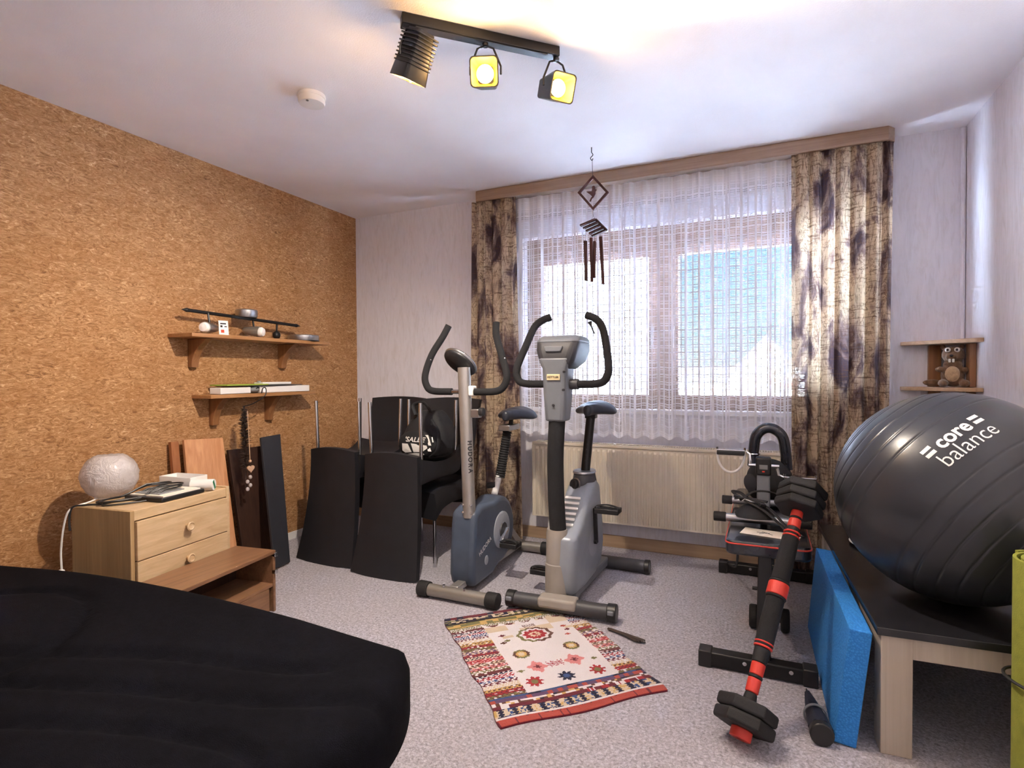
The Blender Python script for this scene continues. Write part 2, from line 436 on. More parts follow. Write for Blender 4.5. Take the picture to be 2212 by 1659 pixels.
def text_mesh(txt, size, bold=0.0, extrude=0.0, res=3):
    cu = bpy.data.curves.new('txt', 'FONT'); cu.body = txt; cu.size = size; cu.align_x = 'CENTER'; cu.align_y = 'CENTER'
    cu.offset = bold; cu.extrude = extrude; cu.resolution_u = res
    o = bpy.data.objects.new('txt', cu); COL.objects.link(o)
    dg = bpy.context.evaluated_depsgraph_get(); me = bpy.data.meshes.new_from_object(o.evaluated_get(dg))
    vs = [v.co.copy() for v in me.vertices]; fs = [list(p.vertices) for p in me.polygons]
    bpy.data.objects.remove(o); bpy.data.curves.remove(cu); bpy.data.meshes.remove(me)
    return vs, fs
def put_text(name, txt, size, origin, xdir, ydir, mat, parent, bold=0.0, sx=1.0):
    vs, fs = text_mesh(txt, size, bold)
    o = Vector(origin); xd = Vector(xdir).normalized(); yd = Vector(ydir).normalized()
    m = MB(); m.add([o + xd * p.x * sx + yd * p.y for p in vs], fs)
    return m.build(name, mat, parent, smooth=False, fix=False)
def copy_tree(o, parent=None):
    c = o.copy(); COL.objects.link(c); c.parent = parent
    for ch in [x for x in bpy.data.objects if x.parent == o]: copy_tree(ch, c)
    return c

# ------------------------------------------------------------------ the room
XL, XR, YB, YF, H = -3.055, 0.974, 3.665, -1.05, 2.45
def st(name, m, mat, **k): return tag(m.build(name, mat, smooth=False, **k), kind='structure')
st('floor', MB().box(((XL + XR) / 2, (YB + YF) / 2, -0.06), (XR - XL + 0.4, YB - YF + 0.4, 0.12)), 'carpet')
st('ceiling', MB().box(((XL + XR) / 2, (YB + YF) / 2, H + 0.08), (XR - XL + 0.4, YB - YF + 0.4, 0.16)), 'ceiling_paint')
st('wall_left', MB().box((XL - 0.1, (YB + YF) / 2, H / 2), (0.2, YB - YF + 0.4, H)), 'cork')
st('wall_right', MB().box((XR + 0.1, (YB + YF) / 2, H / 2), (0.2, YB - YF + 0.4, H)), 'wallpaper')
st('wall_front', MB().box(((XL + XR) / 2, YF - 0.1, H / 2), (XR - XL, 0.2, H)), 'wallpaper')
WX0, WX1, WZ0, WZ1 = -1.56, 0.47, 0.90, 2.13
wb_ = MB(); yc = YB + 0.14
wb_.box(((XL + WX0) / 2, yc, H / 2), (WX0 - XL, 0.28, H)); wb_.box(((XR + WX1) / 2, yc, H / 2), (XR - WX1, 0.28, H))
wb_.box(((WX0 + WX1) / 2, yc, WZ0 / 2), (WX1 - WX0, 0.28, WZ0)); wb_.box(((WX0 + WX1) / 2, yc, (WZ1 + H) / 2), (WX1 - WX0, 0.28, H - WZ1))
st('wall_back', wb_, 'wallpaper')
# window: timber frame, two sashes
win = tag(bpy.data.objects.new('window_1', None), kind='structure'); COL.objects.link(win); win.location = (-0.59, YB + 0.1, WZ0); ROOT[win] = Matrix.Translation(win.location)
fy = YB + 0.12
fr = MB()
fr.box(((WX0 + WX1) / 2, fy, WZ1 - 0.07), (WX1 - WX0, 0.08, 0.14)); fr.box(((WX0 + WX1) / 2, fy, WZ0 + 0.03), (WX1 - WX0, 0.08, 0.06))
for x in (WX0 + 0.035, WX1 - 0.035): fr.box((x, fy, (WZ0 + WZ1) / 2), (0.07, 0.079, WZ1 - WZ0))
fr.box((-0.59, fy, (WZ0 + WZ1) / 2), (0.07, 0.079, WZ1 - WZ0)); fr.build('window_frame', 'window_wood', win, bevel=0.004)
for (a, b) in ((-1.49, -0.625), (-0.555, 0.40)):
    s_ = MB(); z0, z1 = WZ0 + 0.06, WZ1 - 0.14; w = 0.06
    s_.box(((a + b) / 2, fy - 0.03, z1 - w / 2), (b - a, 0.07, w)); s_.box(((a + b) / 2, fy - 0.03, z0 + w / 2), (b - a, 0.07, w))
    s_.box((a + w / 2, fy - 0.03, (z0 + z1) / 2), (w, 0.069, z1 - z0)); s_.box((b - w / 2, fy - 0.03, (z0 + z1) / 2), (w, 0.069, z1 - z0))
    so = s_.build('sash', 'window_wood', win, bevel=0.004)
    MB().box(((a + b) / 2, fy - 0.03, (z0 + z1) / 2), (b - a - 2 * w + 0.02, 0.006, z1 - z0 - 2 * w + 0.02)).build('pane', 'window_glass', so, smooth=False)
    hx = b - 0.03 if a < -1 else a + 0.03
    MB().box((hx, fy - 0.085, 1.45), (0.018, 0.04, 0.03)).cyl((hx, fy - 0.1, 1.45), (hx, fy - 0.1, 1.33), 0.008).build('handle', 'brushed_steel', so)
MB().box((-0.59, YB + 0.055, WZ0 + 0.012), (WX1 - WX0, 0.19, 0.03)).build('window_sill', 'white_plastic', win, bevel=0.004)
st('baseboard_back', MB().box(((XL + XR) / 2, YB - 0.008, 0.04), (XR - XL, 0.016, 0.08)), 'skirting', bevel=0.003)
st('baseboard_left', MB().box((XL + 0.005, (YB + YF) / 2, 0.025), (0.01, YB - YF, 0.05)), 'white_plastic')
st('trim_1', MB().tube([(XR - 0.012, YB - 0.012, 0.05), (XR - 0.012, YB - 0.012, 2.44)], 0.011, 8), 'wallpaper')

# ------------------------------------------------------------------ outside
st('ground_outside', MB().box((0, 60, -4.55), (160, 112, 0.1)), 'paving')
def house(name, label, x0, x1, y0, y1, zb, ze, zr, roofmat, ridge='y', over=0.5):
    t = thing(name, label, 'house', ((x0 + x1) / 2, (y0 + y1) / 2, zb))
    w = MB(); xm = (x0 + x1) / 2; ym = (y0 + y1) / 2
    if ridge == 'y':
        w.prism([(x0, y0, zb), (x1, y0, zb), (x1, y0, ze), (xm, y0, zr), (x0, y0, ze)], (0, y1 - y0, 0))
    else:
        w.prism([(x0, y0, zb), (x0, y1, zb), (x0, y1, ze), (x0, ym, zr), (x0, y0, ze)], (x1 - x0, 0, 0))
    w.build('wall', 'render_white', t, smooth=False)
    for sgn in (-1, 1):
        r = MB()
        if ridge == 'y':
            xe = x0 if sgn < 0 else x1; k = (ze - zr) / (xe - xm); xo = xe + sgn * over
            r.prism([(xm, y0 - over, zr + 0.05), (xo, y0 - over, zr + 0.05 + k * (xo - xm)), (xo, y0 - over, zr + 0.3 + k * (xo - xm)), (xm, y0 - over, zr + 0.3)], (0, y1 - y0 + 2 * over, 0))
        else:
            ye = y0 if sgn < 0 else y1; k = (ze - zr) / (ye - ym); yo = ye + sgn * over
            r.prism([(x0 - over, ym, zr + 0.05), (x0 - over, yo, zr + 0.05 + k * (yo - ym)), (x0 - over, yo, zr + 0.3 + k * (yo - ym)), (x0 - over, ym, zr + 0.3)], (x1 - x0 + 2 * over, 0, 0))
        r.build('roof', roofmat, t, smooth=False)
    return t
h1 = house('gabled_house', 'white house with a pointed gable seen through the right window pane', -3.5, 4.3, 70, 84, -4.5, 1.0, 5.2, 'roof_grey')
for (wx, wz) in ((1.25, 2.6), (2.0, -0.9)):
    f = MB().box((wx, 69.97, wz), (1.0, 0.12, 1.2)).build('window', 'render_white', h1, smooth=False)
    MB().box((wx, 69.9, wz), (0.8, 0.06, 1.0)).build('pane', 'house_glass', f, smooth=False)
MB().box((2.4, 69.8, -0.15), (2.2, 0.4, 0.25)).build('canopy', 'red_print', h1, smooth=False)
h2 = house('long_roofed_house', 'pale house with a long light grey roof behind the left window pane', -19, -6.4, 30, 42, -4.5, 1.3, 8.6, 'roof_light', 'x')
for wx in (-15, -12, -9.4):
    f = MB().box((wx, 29.97, -1.2), (1.3, 0.12, 1.4)).build('window', 'render_white', h2, smooth=False)
    MB().box((wx, 29.9, -1.2), (1.05, 0.06, 1.15)).build('pane', 'house_glass', f, smooth=False)
h3 = house('distant_low_house', 'distant low house with a grey roof between the window panes', -16, -5, 110, 122, -4.5, -0.4, 2.0, 'roof_grey', 'x')
for wx in (-13, -10, -7): MB().box((wx, 109.95, -1.8), (1.4, 0.1, 1.3)).build('window', 'house_glass', h3, smooth=False)
fence = thing('balcony_fence', 'pale slatted balcony fence below the long grey roof', 'fence', (-8, 26, -4.5))
for i in range(12): MB().box((-9.2 + i * 0.22, 26, -2.2), (0.15, 0.04, 4.6)).build('slat', 'fence_wood', fence, smooth=False)
MB().box((-8.0, 26.04, 0.0), (2.7, 0.05, 0.12)).build('rail', 'fence_wood', fence, smooth=False)

# ------------------------------------------------------------------ curtains, cornice, radiator
def drape(name, mat, x0, x1, z0, z1, y, folds, amp, label, cat, nu=200, nv=24, wob=0.0, x0b=None, x1b=None, seed=1, hem=0.0):
    rnd = random.Random(seed); ph = [rnd.uniform(0, 6.28) for _ in range(4)]
    x0b = x0 if x0b is None else x0b; x1b = x1 if x1b is None else x1b
    def off(u, v):
        a = 2 * PI * folds * u + 0.8 * math.sin(2 * PI * u * folds * 0.23 + ph[0]) + wob * (1 - v) * math.sin(5 * u + ph[2])
        return amp * (math.sin(a) + 0.35 * math.sin(2.3 * a + ph[1])) * (0.65 + 0.35 * (1 - v))
    def fn(u, v):
        xa = x0b + (x0 - x0b) * v; xb = x1b + (x1 - x1b) * v
        z = z0 + (z1 - z0) * v + (hem * math.sin(2 * PI * folds * u + ph[3]) * (1 - v) ** 6)
        return Vector((xa + (xb - xa) * u + 0.25 * off(u + 0.03, v), y + off(u, v), z))
    arc = 1.0 + 2.0 * amp * folds / max(0.05, (x1 - x0))
    m = MB().grid(fn, nu, nv, lambda u, v: (u * (x1 - x0) * arc, v * (z1 - z0)))
    o = m.build(name, mat, fix=False, ang=180)
    return tag(o, label, cat)
drape('net_curtain', 'net_lace', -1.60, 0.19, 0.755, 2.385, 3.575, 17, 0.012, 'white lace net curtain hanging across the whole window', 'net curtain', 340, 20, hem=0.012, seed=3)
drape('patterned_curtain', 'printed_drape', -1.885, -1.545, 0.03, 2.385, 3.513, 5, 0.020, 'brown patterned curtain hanging on the side of the black chairs', 'curtain', 120, 20, 0.5, x0b=-1.91, x1b=-1.50, seed=5)
drape('patterned_curtain', 'printed_drape', 0.145, 0.625, 0.03, 2.385, 3.513, 7, 0.020, 'brown patterned curtain hanging behind the large exercise ball', 'curtain', 160, 20, 0.5, x0b=0.15, x1b=0.60, seed=9)
cn = thing('curtain_cornice', 'long brown wooden curtain cornice fixed along the ceiling', 'curtain rail', (-0.6, 3.57, 2.45))
c_ = MB(); zt, zb_ = 2.449, 2.375
c_.prism([(-1.86, 3.664, zb_), (-1.86, 3.52, zb_), (-1.835, 3.475, zb_), (0.60, 3.475, zb_), (0.635, 3.52, zb_), (0.635, 3.664, zb_), (0.617, 3.664, zb_), (0.617, 3.53, zb_), (0.592, 3.493, zb_), (-1.825, 3.493, zb_), (-1.842, 3.53, zb_), (-1.842, 3.664, zb_)], (0, 0, zt - zb_))
c_.build('fascia', 'cornice_wood', cn, smooth=False, bevel=0.003)
MB().box((-0.61, 3.58, 2.415), (2.43, 0.16, 0.02)).build('track_board', 'cornice_wood', cn, smooth=False)
rad = thing('panel_radiator', 'cream ribbed panel radiator below the window', 'radiator', (-0.65, 3.6, 0))
rx0, rx1, rz0, rz1 = -1.445, 0.155, 0.185, 0.695
prof = []
pitch = 0.0333; n = int((rx1 - rx0 - 0.04) / pitch)
xs = rx0 + 0.02
pl = [(rx0, 3.553)]
for i in range(n):
    x = xs + i * pitch
    pl += [(x, 3.553), (x + 0.005, 3.545), (x + 0.020, 3.545), (x + 0.025, 3.553)]
pl.append((rx1, 3.553))
rp = MB(); vs = []; zs = [rz0, rz0 + 0.012, rz0 + 0.03, rz1 - 0.045, rz1 - 0.03, rz1 - 0.012]
for zi, z in enumerate(zs):
    k = 0.0 if zi in (0, 1, 4, 5) else 1.0
    vs += [(x, 3.553 - (3.553 - y) * k, z) for (x, y) in pl]
L_ = len(pl)
rp.add(vs, [[a * L_ + i, a * L_ + i + 1, (a + 1) * L_ + i + 1, (a + 1) * L_ + i] for a in range(len(zs) - 1) for i in range(L_ - 1)])
rp.box(((rx0 + rx1) / 2, 3.60, (rz0 + rz1) / 2 - 0.006), (rx1 - rx0 - 0.004, 0.085, rz1 - rz0 - 0.014))
rp.build('ribbed_panel', 'cream_paint', rad, ang=25)
tg = MB()
tg.box(((rx0 + rx1) / 2, 3.549, rz1 - 0.005), (rx1 - rx0, 0.010, 0.018)); tg.box(((rx0 + rx1) / 2, 3.640, rz1 - 0.005), (rx1 - rx0, 0.010, 0.018))
tg.build('rim', 'cream_paint', rad, bevel=0.002)
sl = MB(); x = rx0 + 0.008
while x < rx1:
    sl.box((x, 3.595, rz1 - 0.002), (0.007, 0.086, 0.008)); x += 0.0145
tag(sl.build('top_grille', 'cream_paint', rad, smooth=False), kind='stuff')
for x in (rx0 - 0.002, rx1 + 0.002): MB().box((x, 3.595, (rz0 + rz1) / 2), (0.004, 0.095, rz1 - rz0)).build('side_cover', 'cream_paint', rad, smooth=False)
for x in (rx0 + 0.1, rx1 - 0.1): MB().tube([(x, 3.6, rz0 + 0.02), (x, 3.6, 0.0)], 0.009).build('pipe', 'white_plastic', rad)

# ------------------------------------------------------------------ ceiling things
tl = thing('ceiling_spotlight_bar', 'black ceiling spotlight bar with three box-shaped heads', 'ceiling light', (-0.96, 1.89, 2.45))
ra, rb = Vector((-1.18, 1.672, 2.43)), Vector((-0.742, 2.105, 2.43)); rd = (rb - ra).normalized()
MB().bar(ra, rb, 0.045, 0.038).build('rail', 'black_metal', tl, bevel=0.003)
MB().bar(ra + Vector((0, 0, -0.019)) + rd * 0.05, rb + Vector((0, 0, -0.019)) - rd * 0.05, 0.034, 0.004).build('cover_strip', 'dark_grey_plastic', tl)
def head(pivot, fdir, length, roll, lit, fins):
    pv = Vector(pivot); d = Vector(fdir).normalized(); F = frame(d)
    ctr = pv
    # yoke
    y = MB(); top = Vector((pv.x, pv.y, 2.411)); sx = F.col[0]
    y.cyl(top, top - Vector((0, 0, 0.012)), 0.012); 
    body_c = top + Vector((0, 0, -0.118))
    for sg in (-1, 1):
        y.tube([top - Vector((0, 0, 0.008)), top - Vector((0, 0, 0.02)) + sx * 0.030 * sg, body_c + sx * 0.058 * sg + Vector((0, 0, 0.03)), body_c + sx * 0.058 * sg], 0.004, 6)
    yo = y.build('yoke', 'black_metal', tl)
    def ring(t, half, rr, k=5):
        pts = []
        for (cx_, cy_, a0) in ((1, 1, 0), (-1, 1, PI / 2), (-1, -1, PI), (1, -1, 3 * PI / 2)):
            for j in range(k):
                a = a0 + PI / 2 * j / (k - 1)
                pts.append(body_c + F @ Vector((cx_ * (half - rr) + math.cos(a) * rr, cy_ * (half - rr) + math.sin(a) * rr, t)))
        return pts
    hl = length
    hb = MB().loft([ring(-hl, 0.036, 0.010), ring(-hl * 0.2, 0.044, 0.012), ring(hl * 0.35, 0.050, 0.014), ring(hl * 0.66, 0.053, 0.016), ring(hl * 0.66, 0.049, 0.014), ring(hl * 0.2, 0.044, 0.012), ring(-hl * 0.1, 0.032, 0.010)])
    ho = hb.build('spot_housing', 'black_metal', tl, ang=50)
    for i in range(fins):
        t = -hl * 0.9 + i * (hl * 1.15 / max(1, fins))
        MB().loft([ring(t, 0.052, 0.014), ring(t + 0.004, 0.052, 0.014), ring(t + 0.004, 0.040, 0.01), ring(t, 0.040, 0.01)], cap=False).build('cooling_fin', 'black_metal', ho, ang=50)
    MB().loft([ring(hl * 0.64, 0.048, 0.014), ring(hl * 0.2, 0.043, 0.012), ring(-hl * 0.08, 0.030, 0.010)], cap=False).build('reflector', 'lamp_reflector', ho, ang=60, fix=False)
    MB().lathe([(0.001, 0.016), (0.018, 0.012), (0.030, 0.002), (0.033, -0.004), (0.030, -0.012), (0.012, -0.03)], 20, body_c + d * hl * 0.22, F).build('bulb', 'bulb_glow' if lit else 'white_plastic', ho)
    if lit:
        ld = bpy.data.lights.new('bulb_light', 'SPOT'); ld.spot_size = 2.35; ld.spot_blend = 0.8; ld.energy = BULB_W * lit; ld.color = (1.0, 0.89, 0.77); ld.shadow_soft_size = 0.022
        lo = bpy.data.objects.new('bulb_light', ld); COL.objects.link(lo); lo.matrix_world = Matrix.Translation(body_c + d * (hl * 0.22 + 0.024)) @ frame(-d).to_4x4()
        gd = bpy.data.lights.new('added_warm_spill', 'POINT'); gd.energy = BULB_W * 0.036 * lit; gd.color = (1.0, 0.60, 0.24); gd.shadow_soft_size = 0.03  # extra warm light added before the rim to tint the ceiling, beside the bulb's spot
        go = bpy.data.objects.new('added_warm_spill', gd); COL.objects.link(go); go.location = body_c + d * (hl * 0.66 + 0.012)
    return ho
head((-1.150, 1.702, 0), (-0.46, 0.14, -0.87), 0.10, 0, 1.0, 9)
head((-0.955, 1.893, 0), (0.35, -0.92, -0.30), 0.085, 0, 1.0, 0)
head((-0.746, 2.100, 0), (0.86, -0.70, -0.42), 0.085, 0, 1.0, 0)
sm = thing('smoke_detector', 'round white smoke detector on the ceiling', 'smoke detector', (-1.889, 1.972, 2.45))
MB().lathe([(0.060, 2.449), (0.062, 2.437), (0.060, 2.432)], 36, (-1.889, 1.972, 0)).build('base_ring', 'white_plastic', sm)
MB().lathe([(0.058, 2.432), (0.059, 2.415), (0.055, 2.407), (0.020, 2.405), (0.001, 2.405)], 36, (-1.889, 1.972, 0)).build('cap', 'white_plastic', sm)
MB().cyl((-1.875, 1.93, 2.405), (-1.875, 1.93, 2.402), 0.006, n=12).build('test_button', 'grey_plastic', sm)

ch = thing('wind_chime', 'dark wooden wind chime with a bird in a diamond frame', 'wind chime', (-0.885, 3.089, 2.45))
yv = 3.089
MB().cyl((-0.887, yv, 2.449), (-0.887, yv, 2.42), 0.003, n=8).tube(catmull([(-0.887, yv, 2.42), (-0.879, yv, 2.405), (-0.893, yv, 2.39), (-0.885, yv, 2.375), (-0.879, yv, 2.385)], 5), 0.0025, 6).build('hook', 'black_metal', ch)
MB().cyl((-0.884, yv, 2.378), (-0.880, yv, 2.28), 0.0012, n=6).build('hanging_cord', 'black_metal', ch)
dT, dR, dB, dL = [Vector(p) for p in ((-0.879, yv, 2.292), (-0.788, yv, 2.182), (-0.880, yv, 2.092), (-0.972, yv, 2.205))]
cD = (dT + dR + dB + dL) / 4
for a, b in ((dT, dR), (dR, dB), (dB, dL), (dL, dT)):
    ai, bi = cD + (a - cD) * 0.80, cD + (b - cD) * 0.80
    MB().prism([a, b, bi, ai], (0, 0.010, 0)).build('diamond_bar', 'chime_wood', ch, smooth=False)
bird = [(-0.005, 0.040), (0.008, 0.042), (0.016, 0.018), (0.024, 0.016), (0.016, 0.008), (0.014, -0.010), (0.002, -0.030), (-0.008, -0.036), (-0.016, -0.054), (-0.024, -0.052), (-0.014, -0.032), (-0.006, -0.024), (-0.016, -0.012), (-0.044, 0.012), (-0.030, 0.012), (-0.008, 0.010), (-0.006, 0.022)]
MB().prism([(cD.x + x * 0.9, yv, cD.z + z * 0.9) for x, z in bird], (0, 0.008, 0)).build('bird_cutout', 'chime_wood', ch, smooth=False)
MB().cyl((-0.880, yv, 2.092), (-0.879, yv, 2.06), 0.0015, n=6).cyl((-0.879, yv, 2.06), (-0.91, yv, 2.0), 0.001, n=5).cyl((-0.879, yv, 2.06), (-0.85, yv, 2.02), 0.001, n=5).build('lower_cord', 'black_metal', ch)
pA, pB = Vector((-0.940, yv, 2.000)), Vector((-0.852, yv, 2.026)); st_ = Vector((0.0098, 0.0, -0.0105))
for k in range(5):
    MB().bar(pA + st_ * k + Vector((0, 0.024 * (k - 2), 0)), pB + st_ * k * 0.95 + Vector((0, 0.024 * (k - 2), 0)), 0.022, 0.010).build('platform_slat', 'chime_wood', ch, smooth=False)
MB().bar(pB + Vector((0.0, -0.05, 0.0)), pB + Vector((0.038, 0.05, -0.042)), 0.012, 0.008).build('cross_slat', 'chime_wood', ch, smooth=False)
for (xa, za, xb, zb2, yy, r) in ((-0.916, 1.915, -0.913, 1.69, -0.03, 0.0105), (-0.897, 1.943, -0.893, 1.69, 0.02, 0.010), (-0.868, 1.913, -0.871, 1.706, -0.01, 0.009), (-0.835, 1.938, -0.822, 1.668, 0.0, 0.0105)):
    o = MB().cyl((xa, yv + yy, za), (xb, yv + yy, zb2), r, r * 0.85, 12).build('chime_tube', 'chime_wood', ch)
    MB().cyl((xa, yv + yy, za), (xa, yv + yy * 0.8, 2.0), 0.0008, n=5).build('tube_cord', 'black_metal', o)

# ------------------------------------------------------------------ cork wall shelves and what lies on them
def wall_shelf(label, y0, y1, ztop, depth, bys, bdrop):
    t = thing('wall_shelf', label, 'shelf', (XL, (y0 + y1) / 2, ztop), group='wooden shelves on the cork wall')
    MB().box((XL + depth / 2, (y0 + y1) / 2, ztop - 0.011), (depth, y1 - y0, 0.022)).build('shelf_board', 'shelf_wood', t, bevel=0.003)
    for by in bys:
        pr = []
        for k in range(9):
            a = k / 8; pr.append((XL + 0.035 + (depth * 0.78 - 0.035) * (1 - a) ** 2.2, ztop - 0.024 - bdrop * a))
        pts = [(XL + 0.001, by - 0.022, ztop - 0.024)] + [(x, by - 0.022, z) for x, z in pr] + [(XL + 0.001, by - 0.022, ztop - 0.024 - bdrop)]
        MB().prism(pts, (0, 0.044, 0)).build('bracket', 'shelf_bracket', t, ang=30, bevel=0.003)
    return t
wall_shelf('upper wooden wall shelf holding an old spotlight bar', 2.06, 3.12, 1.402, 0.205, (2.20, 2.86), 0.165)
wall_shelf('lower wooden wall shelf holding flat white boxes', 2.20, 3.02, 1.052, 0.165, (2.33, 2.74), 0.165)
sx_ = -2.95
sb = thing('spotlight_bar', 'dismantled metal spotlight bar lying on the upper shelf', 'spotlight bar', (sx_, 2.5, 1.403))
A_, B_ = Vector((sx_, 2.12, 1.528)), Vector((sx_, 2.885, 1.508)); dd = (B_ - A_).normalized()
A_ = Vector((sx_ - 0.01, 2.125, 1.535)); B_ = Vector((sx_ + 0.01, 2.885, 1.508)); dd = (B_ - A_).normalized()
MB().cyl(A_, B_, 0.010, n=12).build('rod', 'black_metal', sb)
for p, s in ((A_, -1), (B_, 1)): MB().cyl(p, p + dd * 0.016 * s, 0.011, 0.012, 10).cyl(p + dd * 0.016 * s, p + dd * 0.046 * s, 0.012, 0.001, 10).build('arrow_tip', 'black_metal', sb)
MB().lathe([(0.001, 0.05), (0.060, 0.048), (0.064, 0.042), (0.064, 0.008), (0.060, 0.0)], 28, (sx_, 2.50, 1.528)).build('round_canopy', 'brushed_steel', sb, ang=30)
def small_spot(y, z, d, mat):
    p = Vector((sx_ + 0.01, y, z)); F = frame(d)
    o = MB().lathe([(0.006, -0.075), (0.020, -0.06), (0.028, -0.02), (0.034, 0.03), (0.034, 0.04), (0.030, 0.04)], 18, p, F).build('spot_cup', mat, sb)
    MB().lathe([(0.028, 0.035), (0.031, 0.05), (0.024, 0.064), (0.001, 0.070)], 18, p, F).build('lamp_face', 'white_plastic', o)
    MB().cyl(p + Vector((0, 0, 0.03)), Vector((sx_, y, 1.53)), 0.006, n=8).build('stem', 'black_metal', o)
small_spot(2.235, 1.443, (0.35, -0.95, -0.02), 'brushed_steel')
small_spot(2.545, 1.444, (0.9, 0.35, -0.1), 'champagne_paint')
MB().ell((sx_, 2.735, 1.432), (0.024, 0.026, 0.028)).cyl((sx_, 2.735, 1.45), (sx_, 2.74, 1.51), 0.006, n=8).build('joint_knuckle', 'black_metal', sb)
dsc = thing('metal_disc', 'flat round brushed metal lamp cover on the upper shelf', 'lamp cover', (-2.955, 2.93, 1.402))
MB().lathe([(0.103, 1.4025), (0.105, 1.406), (0.105, 1.440), (0.101, 1.445), (0.001, 1.446)], 40, (-2.944, 2.965, 0)).build('cover_shell', 'brushed_steel', dsc, ang=30)
MB().lathe([(0.1055, 1.4025), (0.1075, 1.4025), (0.1075, 1.407), (0.1055, 1.407)], 40, (-2.944, 2.965, 0)).build('rim', 'black_metal', dsc)
card = thing('price_card', 'small white printed card leaning on the upper shelf', 'card', (-2.885, 2.29, 1.402))
cdF = rotm(0, -0.14, 0.35)
def cpt(a, b, e=0.0): return Vector((-2.882, 2.285, 1.4035)) + Matrix.Rotation(-0.35, 3, 'Z') @ Vector((-0.14 * b + e, a, b))
MB().prism([cpt(-0.026, 0), cpt(0.026, 0), cpt(0.026, 0.084), cpt(-0.026, 0.084)], (-0.002, 0, 0)).build('card_sheet', 'white_print', card, smooth=False)
for (a0, a1, b0, b1, mt) in ((-0.018, 0.014, 0.062, 0.070, 'ink'), (-0.018, -0.006, 0.044, 0.056, 'ink'), (0.004, 0.018, 0.046, 0.052, 'ink'), (-0.016, 0.002, 0.012, 0.030, 'red_print')):
    MB().add([cpt(a0, b0, 0.0008), cpt(a1, b0, 0.0008), cpt(a1, b1, 0.0008), cpt(a0, b1, 0.0008)], [[0, 1, 2, 3]]).build('print_mark', mt, card, smooth=False)
# lower shelf
def flat(name, label, cat, c, sz, mat, rz=0, bevel=0.003, rx=0.0):
    o = MB().box((0, 0, 0), sz, rotm(rx, 0, rz)).build(name, mat, None, bevel=bevel); o.location = c; return tag(o, label, cat)
flat('white_flat_box', 'long flat white box on the lower shelf', 'box', (-2.965, 2.77, 1.0745), (0.12, 0.40, 0.042), 'white_plastic', -0.06)
flat('small_white_carton', 'short white carton at the open end of the lower shelf', 'box', (-2.945, 2.375, 1.073), (0.09, 0.22, 0.038), 'white_print', 0.05)
gp = thing('grey_cloth_pouch', 'small grey cloth pouch between the boxes on the lower shelf', 'pouch', (-2.95, 2.525, 1.053))
MB().ell((-2.95, 2.53, 1.0745), (0.055, 0.038, 0.021), 20, 10).build('pouch_body', 'grey_cloth', gp)
MB().tube(catmull([(-2.90, 2.52, 1.08), (-2.893, 2.53, 1.09), (-2.90, 2.545, 1.085)], 4), 0.003, 6).build('pull_tab', 'black_plastic', gp)
flat('green_folder', 'thin green folder on top of the lower shelf boxes', 'folder', (-2.965, 2.46, 1.1065), (0.14, 0.32, 0.007), 'green_paper', 0.06, 0.001)
flat('dark_folder', 'thin dark folder lying across the lower shelf boxes', 'folder', (-2.965, 2.62, 1.1005), (0.13, 0.56, 0.005), 'dark_grey_plastic', -0.02, 0.001)
wb2 = thing('white_device', 'slim white device resting on top of the dark folder', 'device', (-2.965, 2.72, 1.104))
MB().box((-2.965, 2.715, 1.1125), (0.08, 0.24, 0.016)).build('casing', 'white_plastic', wb2, bevel=0.004)
MB().cyl((-2.965, 2.60, 1.1205), (-2.965, 2.60, 1.129), 0.012, n=14).build('round_button', 'grey_cloth', wb2)

# hanging garland
gl = thing('hanging_garland', 'dark bristly garland with a wooden heart hanging from the lower shelf', 'garland', (-2.88, 2.403, 1.05))
MB().tube(catmull([(-2.886, 2.55, 1.052), (-2.878, 2.553, 1.082), (-2.874, 2.57, 1.085), (-2.874, 2.575, 1.06), (-2.876, 2.56, 1.03), (-2.88, 2.48, 0.99), (-2.88, 2.405, 0.975)], 6), 0.003, 6).build('wire_ring', 'black_metal', gl)
gx, gy = -2.865, 2.40
MB().tube([(gx, gy, 0.975), (gx, gy + 0.006, 0.72), (gx, gy + 0.008, 0.47)], 0.006, 6).build('core', 'garland_dark', gl)
tn = MB(); rnd = random.Random(4)
for k in range(620):
    z = 0.96 - 0.36 * (k / 620); r = 0.045 * (0.55 + 0.45 * min(1, (0.97 - z) * 8)) * rnd.uniform(0.5, 1.0); a = rnd.uniform(0, 2 * PI)
    p = Vector((gx, gy + 0.006 * (0.97 - z) * 2, z)); d = Vector((math.cos(a), math.sin(a), rnd.uniform(-0.3, 0.5))); s = Vector((0, 0, 0.0035)); q = Vector((-d.y, d.x, 0)) * 0.003
    tn.add([p - s, p + s, p + d * r, p + q], [[0, 1, 2], [1, 3, 2], [0, 2, 3]])
tag(tn.build('bristles', 'garland_dark', gl, smooth=False, fix=False), kind='stuff')
MB().tube([(gx + 0.03, gy, 0.95), (gx + 0.035, gy + 0.01, 0.64)], 0.0022, 6).build('bead_string', 'heart_wood', gl)
MB().ell((gx + 0.035, gy + 0.01, 0.645), (0.009, 0.009, 0.009), 12, 8).build('bead', 'heart_wood', gl)
hp = []
for k in range(24):
    a = 2 * PI * k / 24; hx = 16 * math.sin(a) ** 3; hz = 13 * math.cos(a) - 5 * math.cos(2 * a) - 2 * math.cos(3 * a) - math.cos(4 * a)
    hp.append((gx + 0.035, gy + 0.01 + hx * 0.0016, 0.60 + hz * 0.0015))
MB().prism(hp, (0.008, 0, 0)).build('heart', 'heart_wood', gl, ang=30)
for k, z in enumerate((0.545, 0.52, 0.495, 0.475)): MB().ell((gx + 0.02, gy + 0.012 + 0.01 * (-1) ** k, z), (0.011, 0.011, 0.013), 10, 7).build('glass_bead', 'crackle_glass', gl)

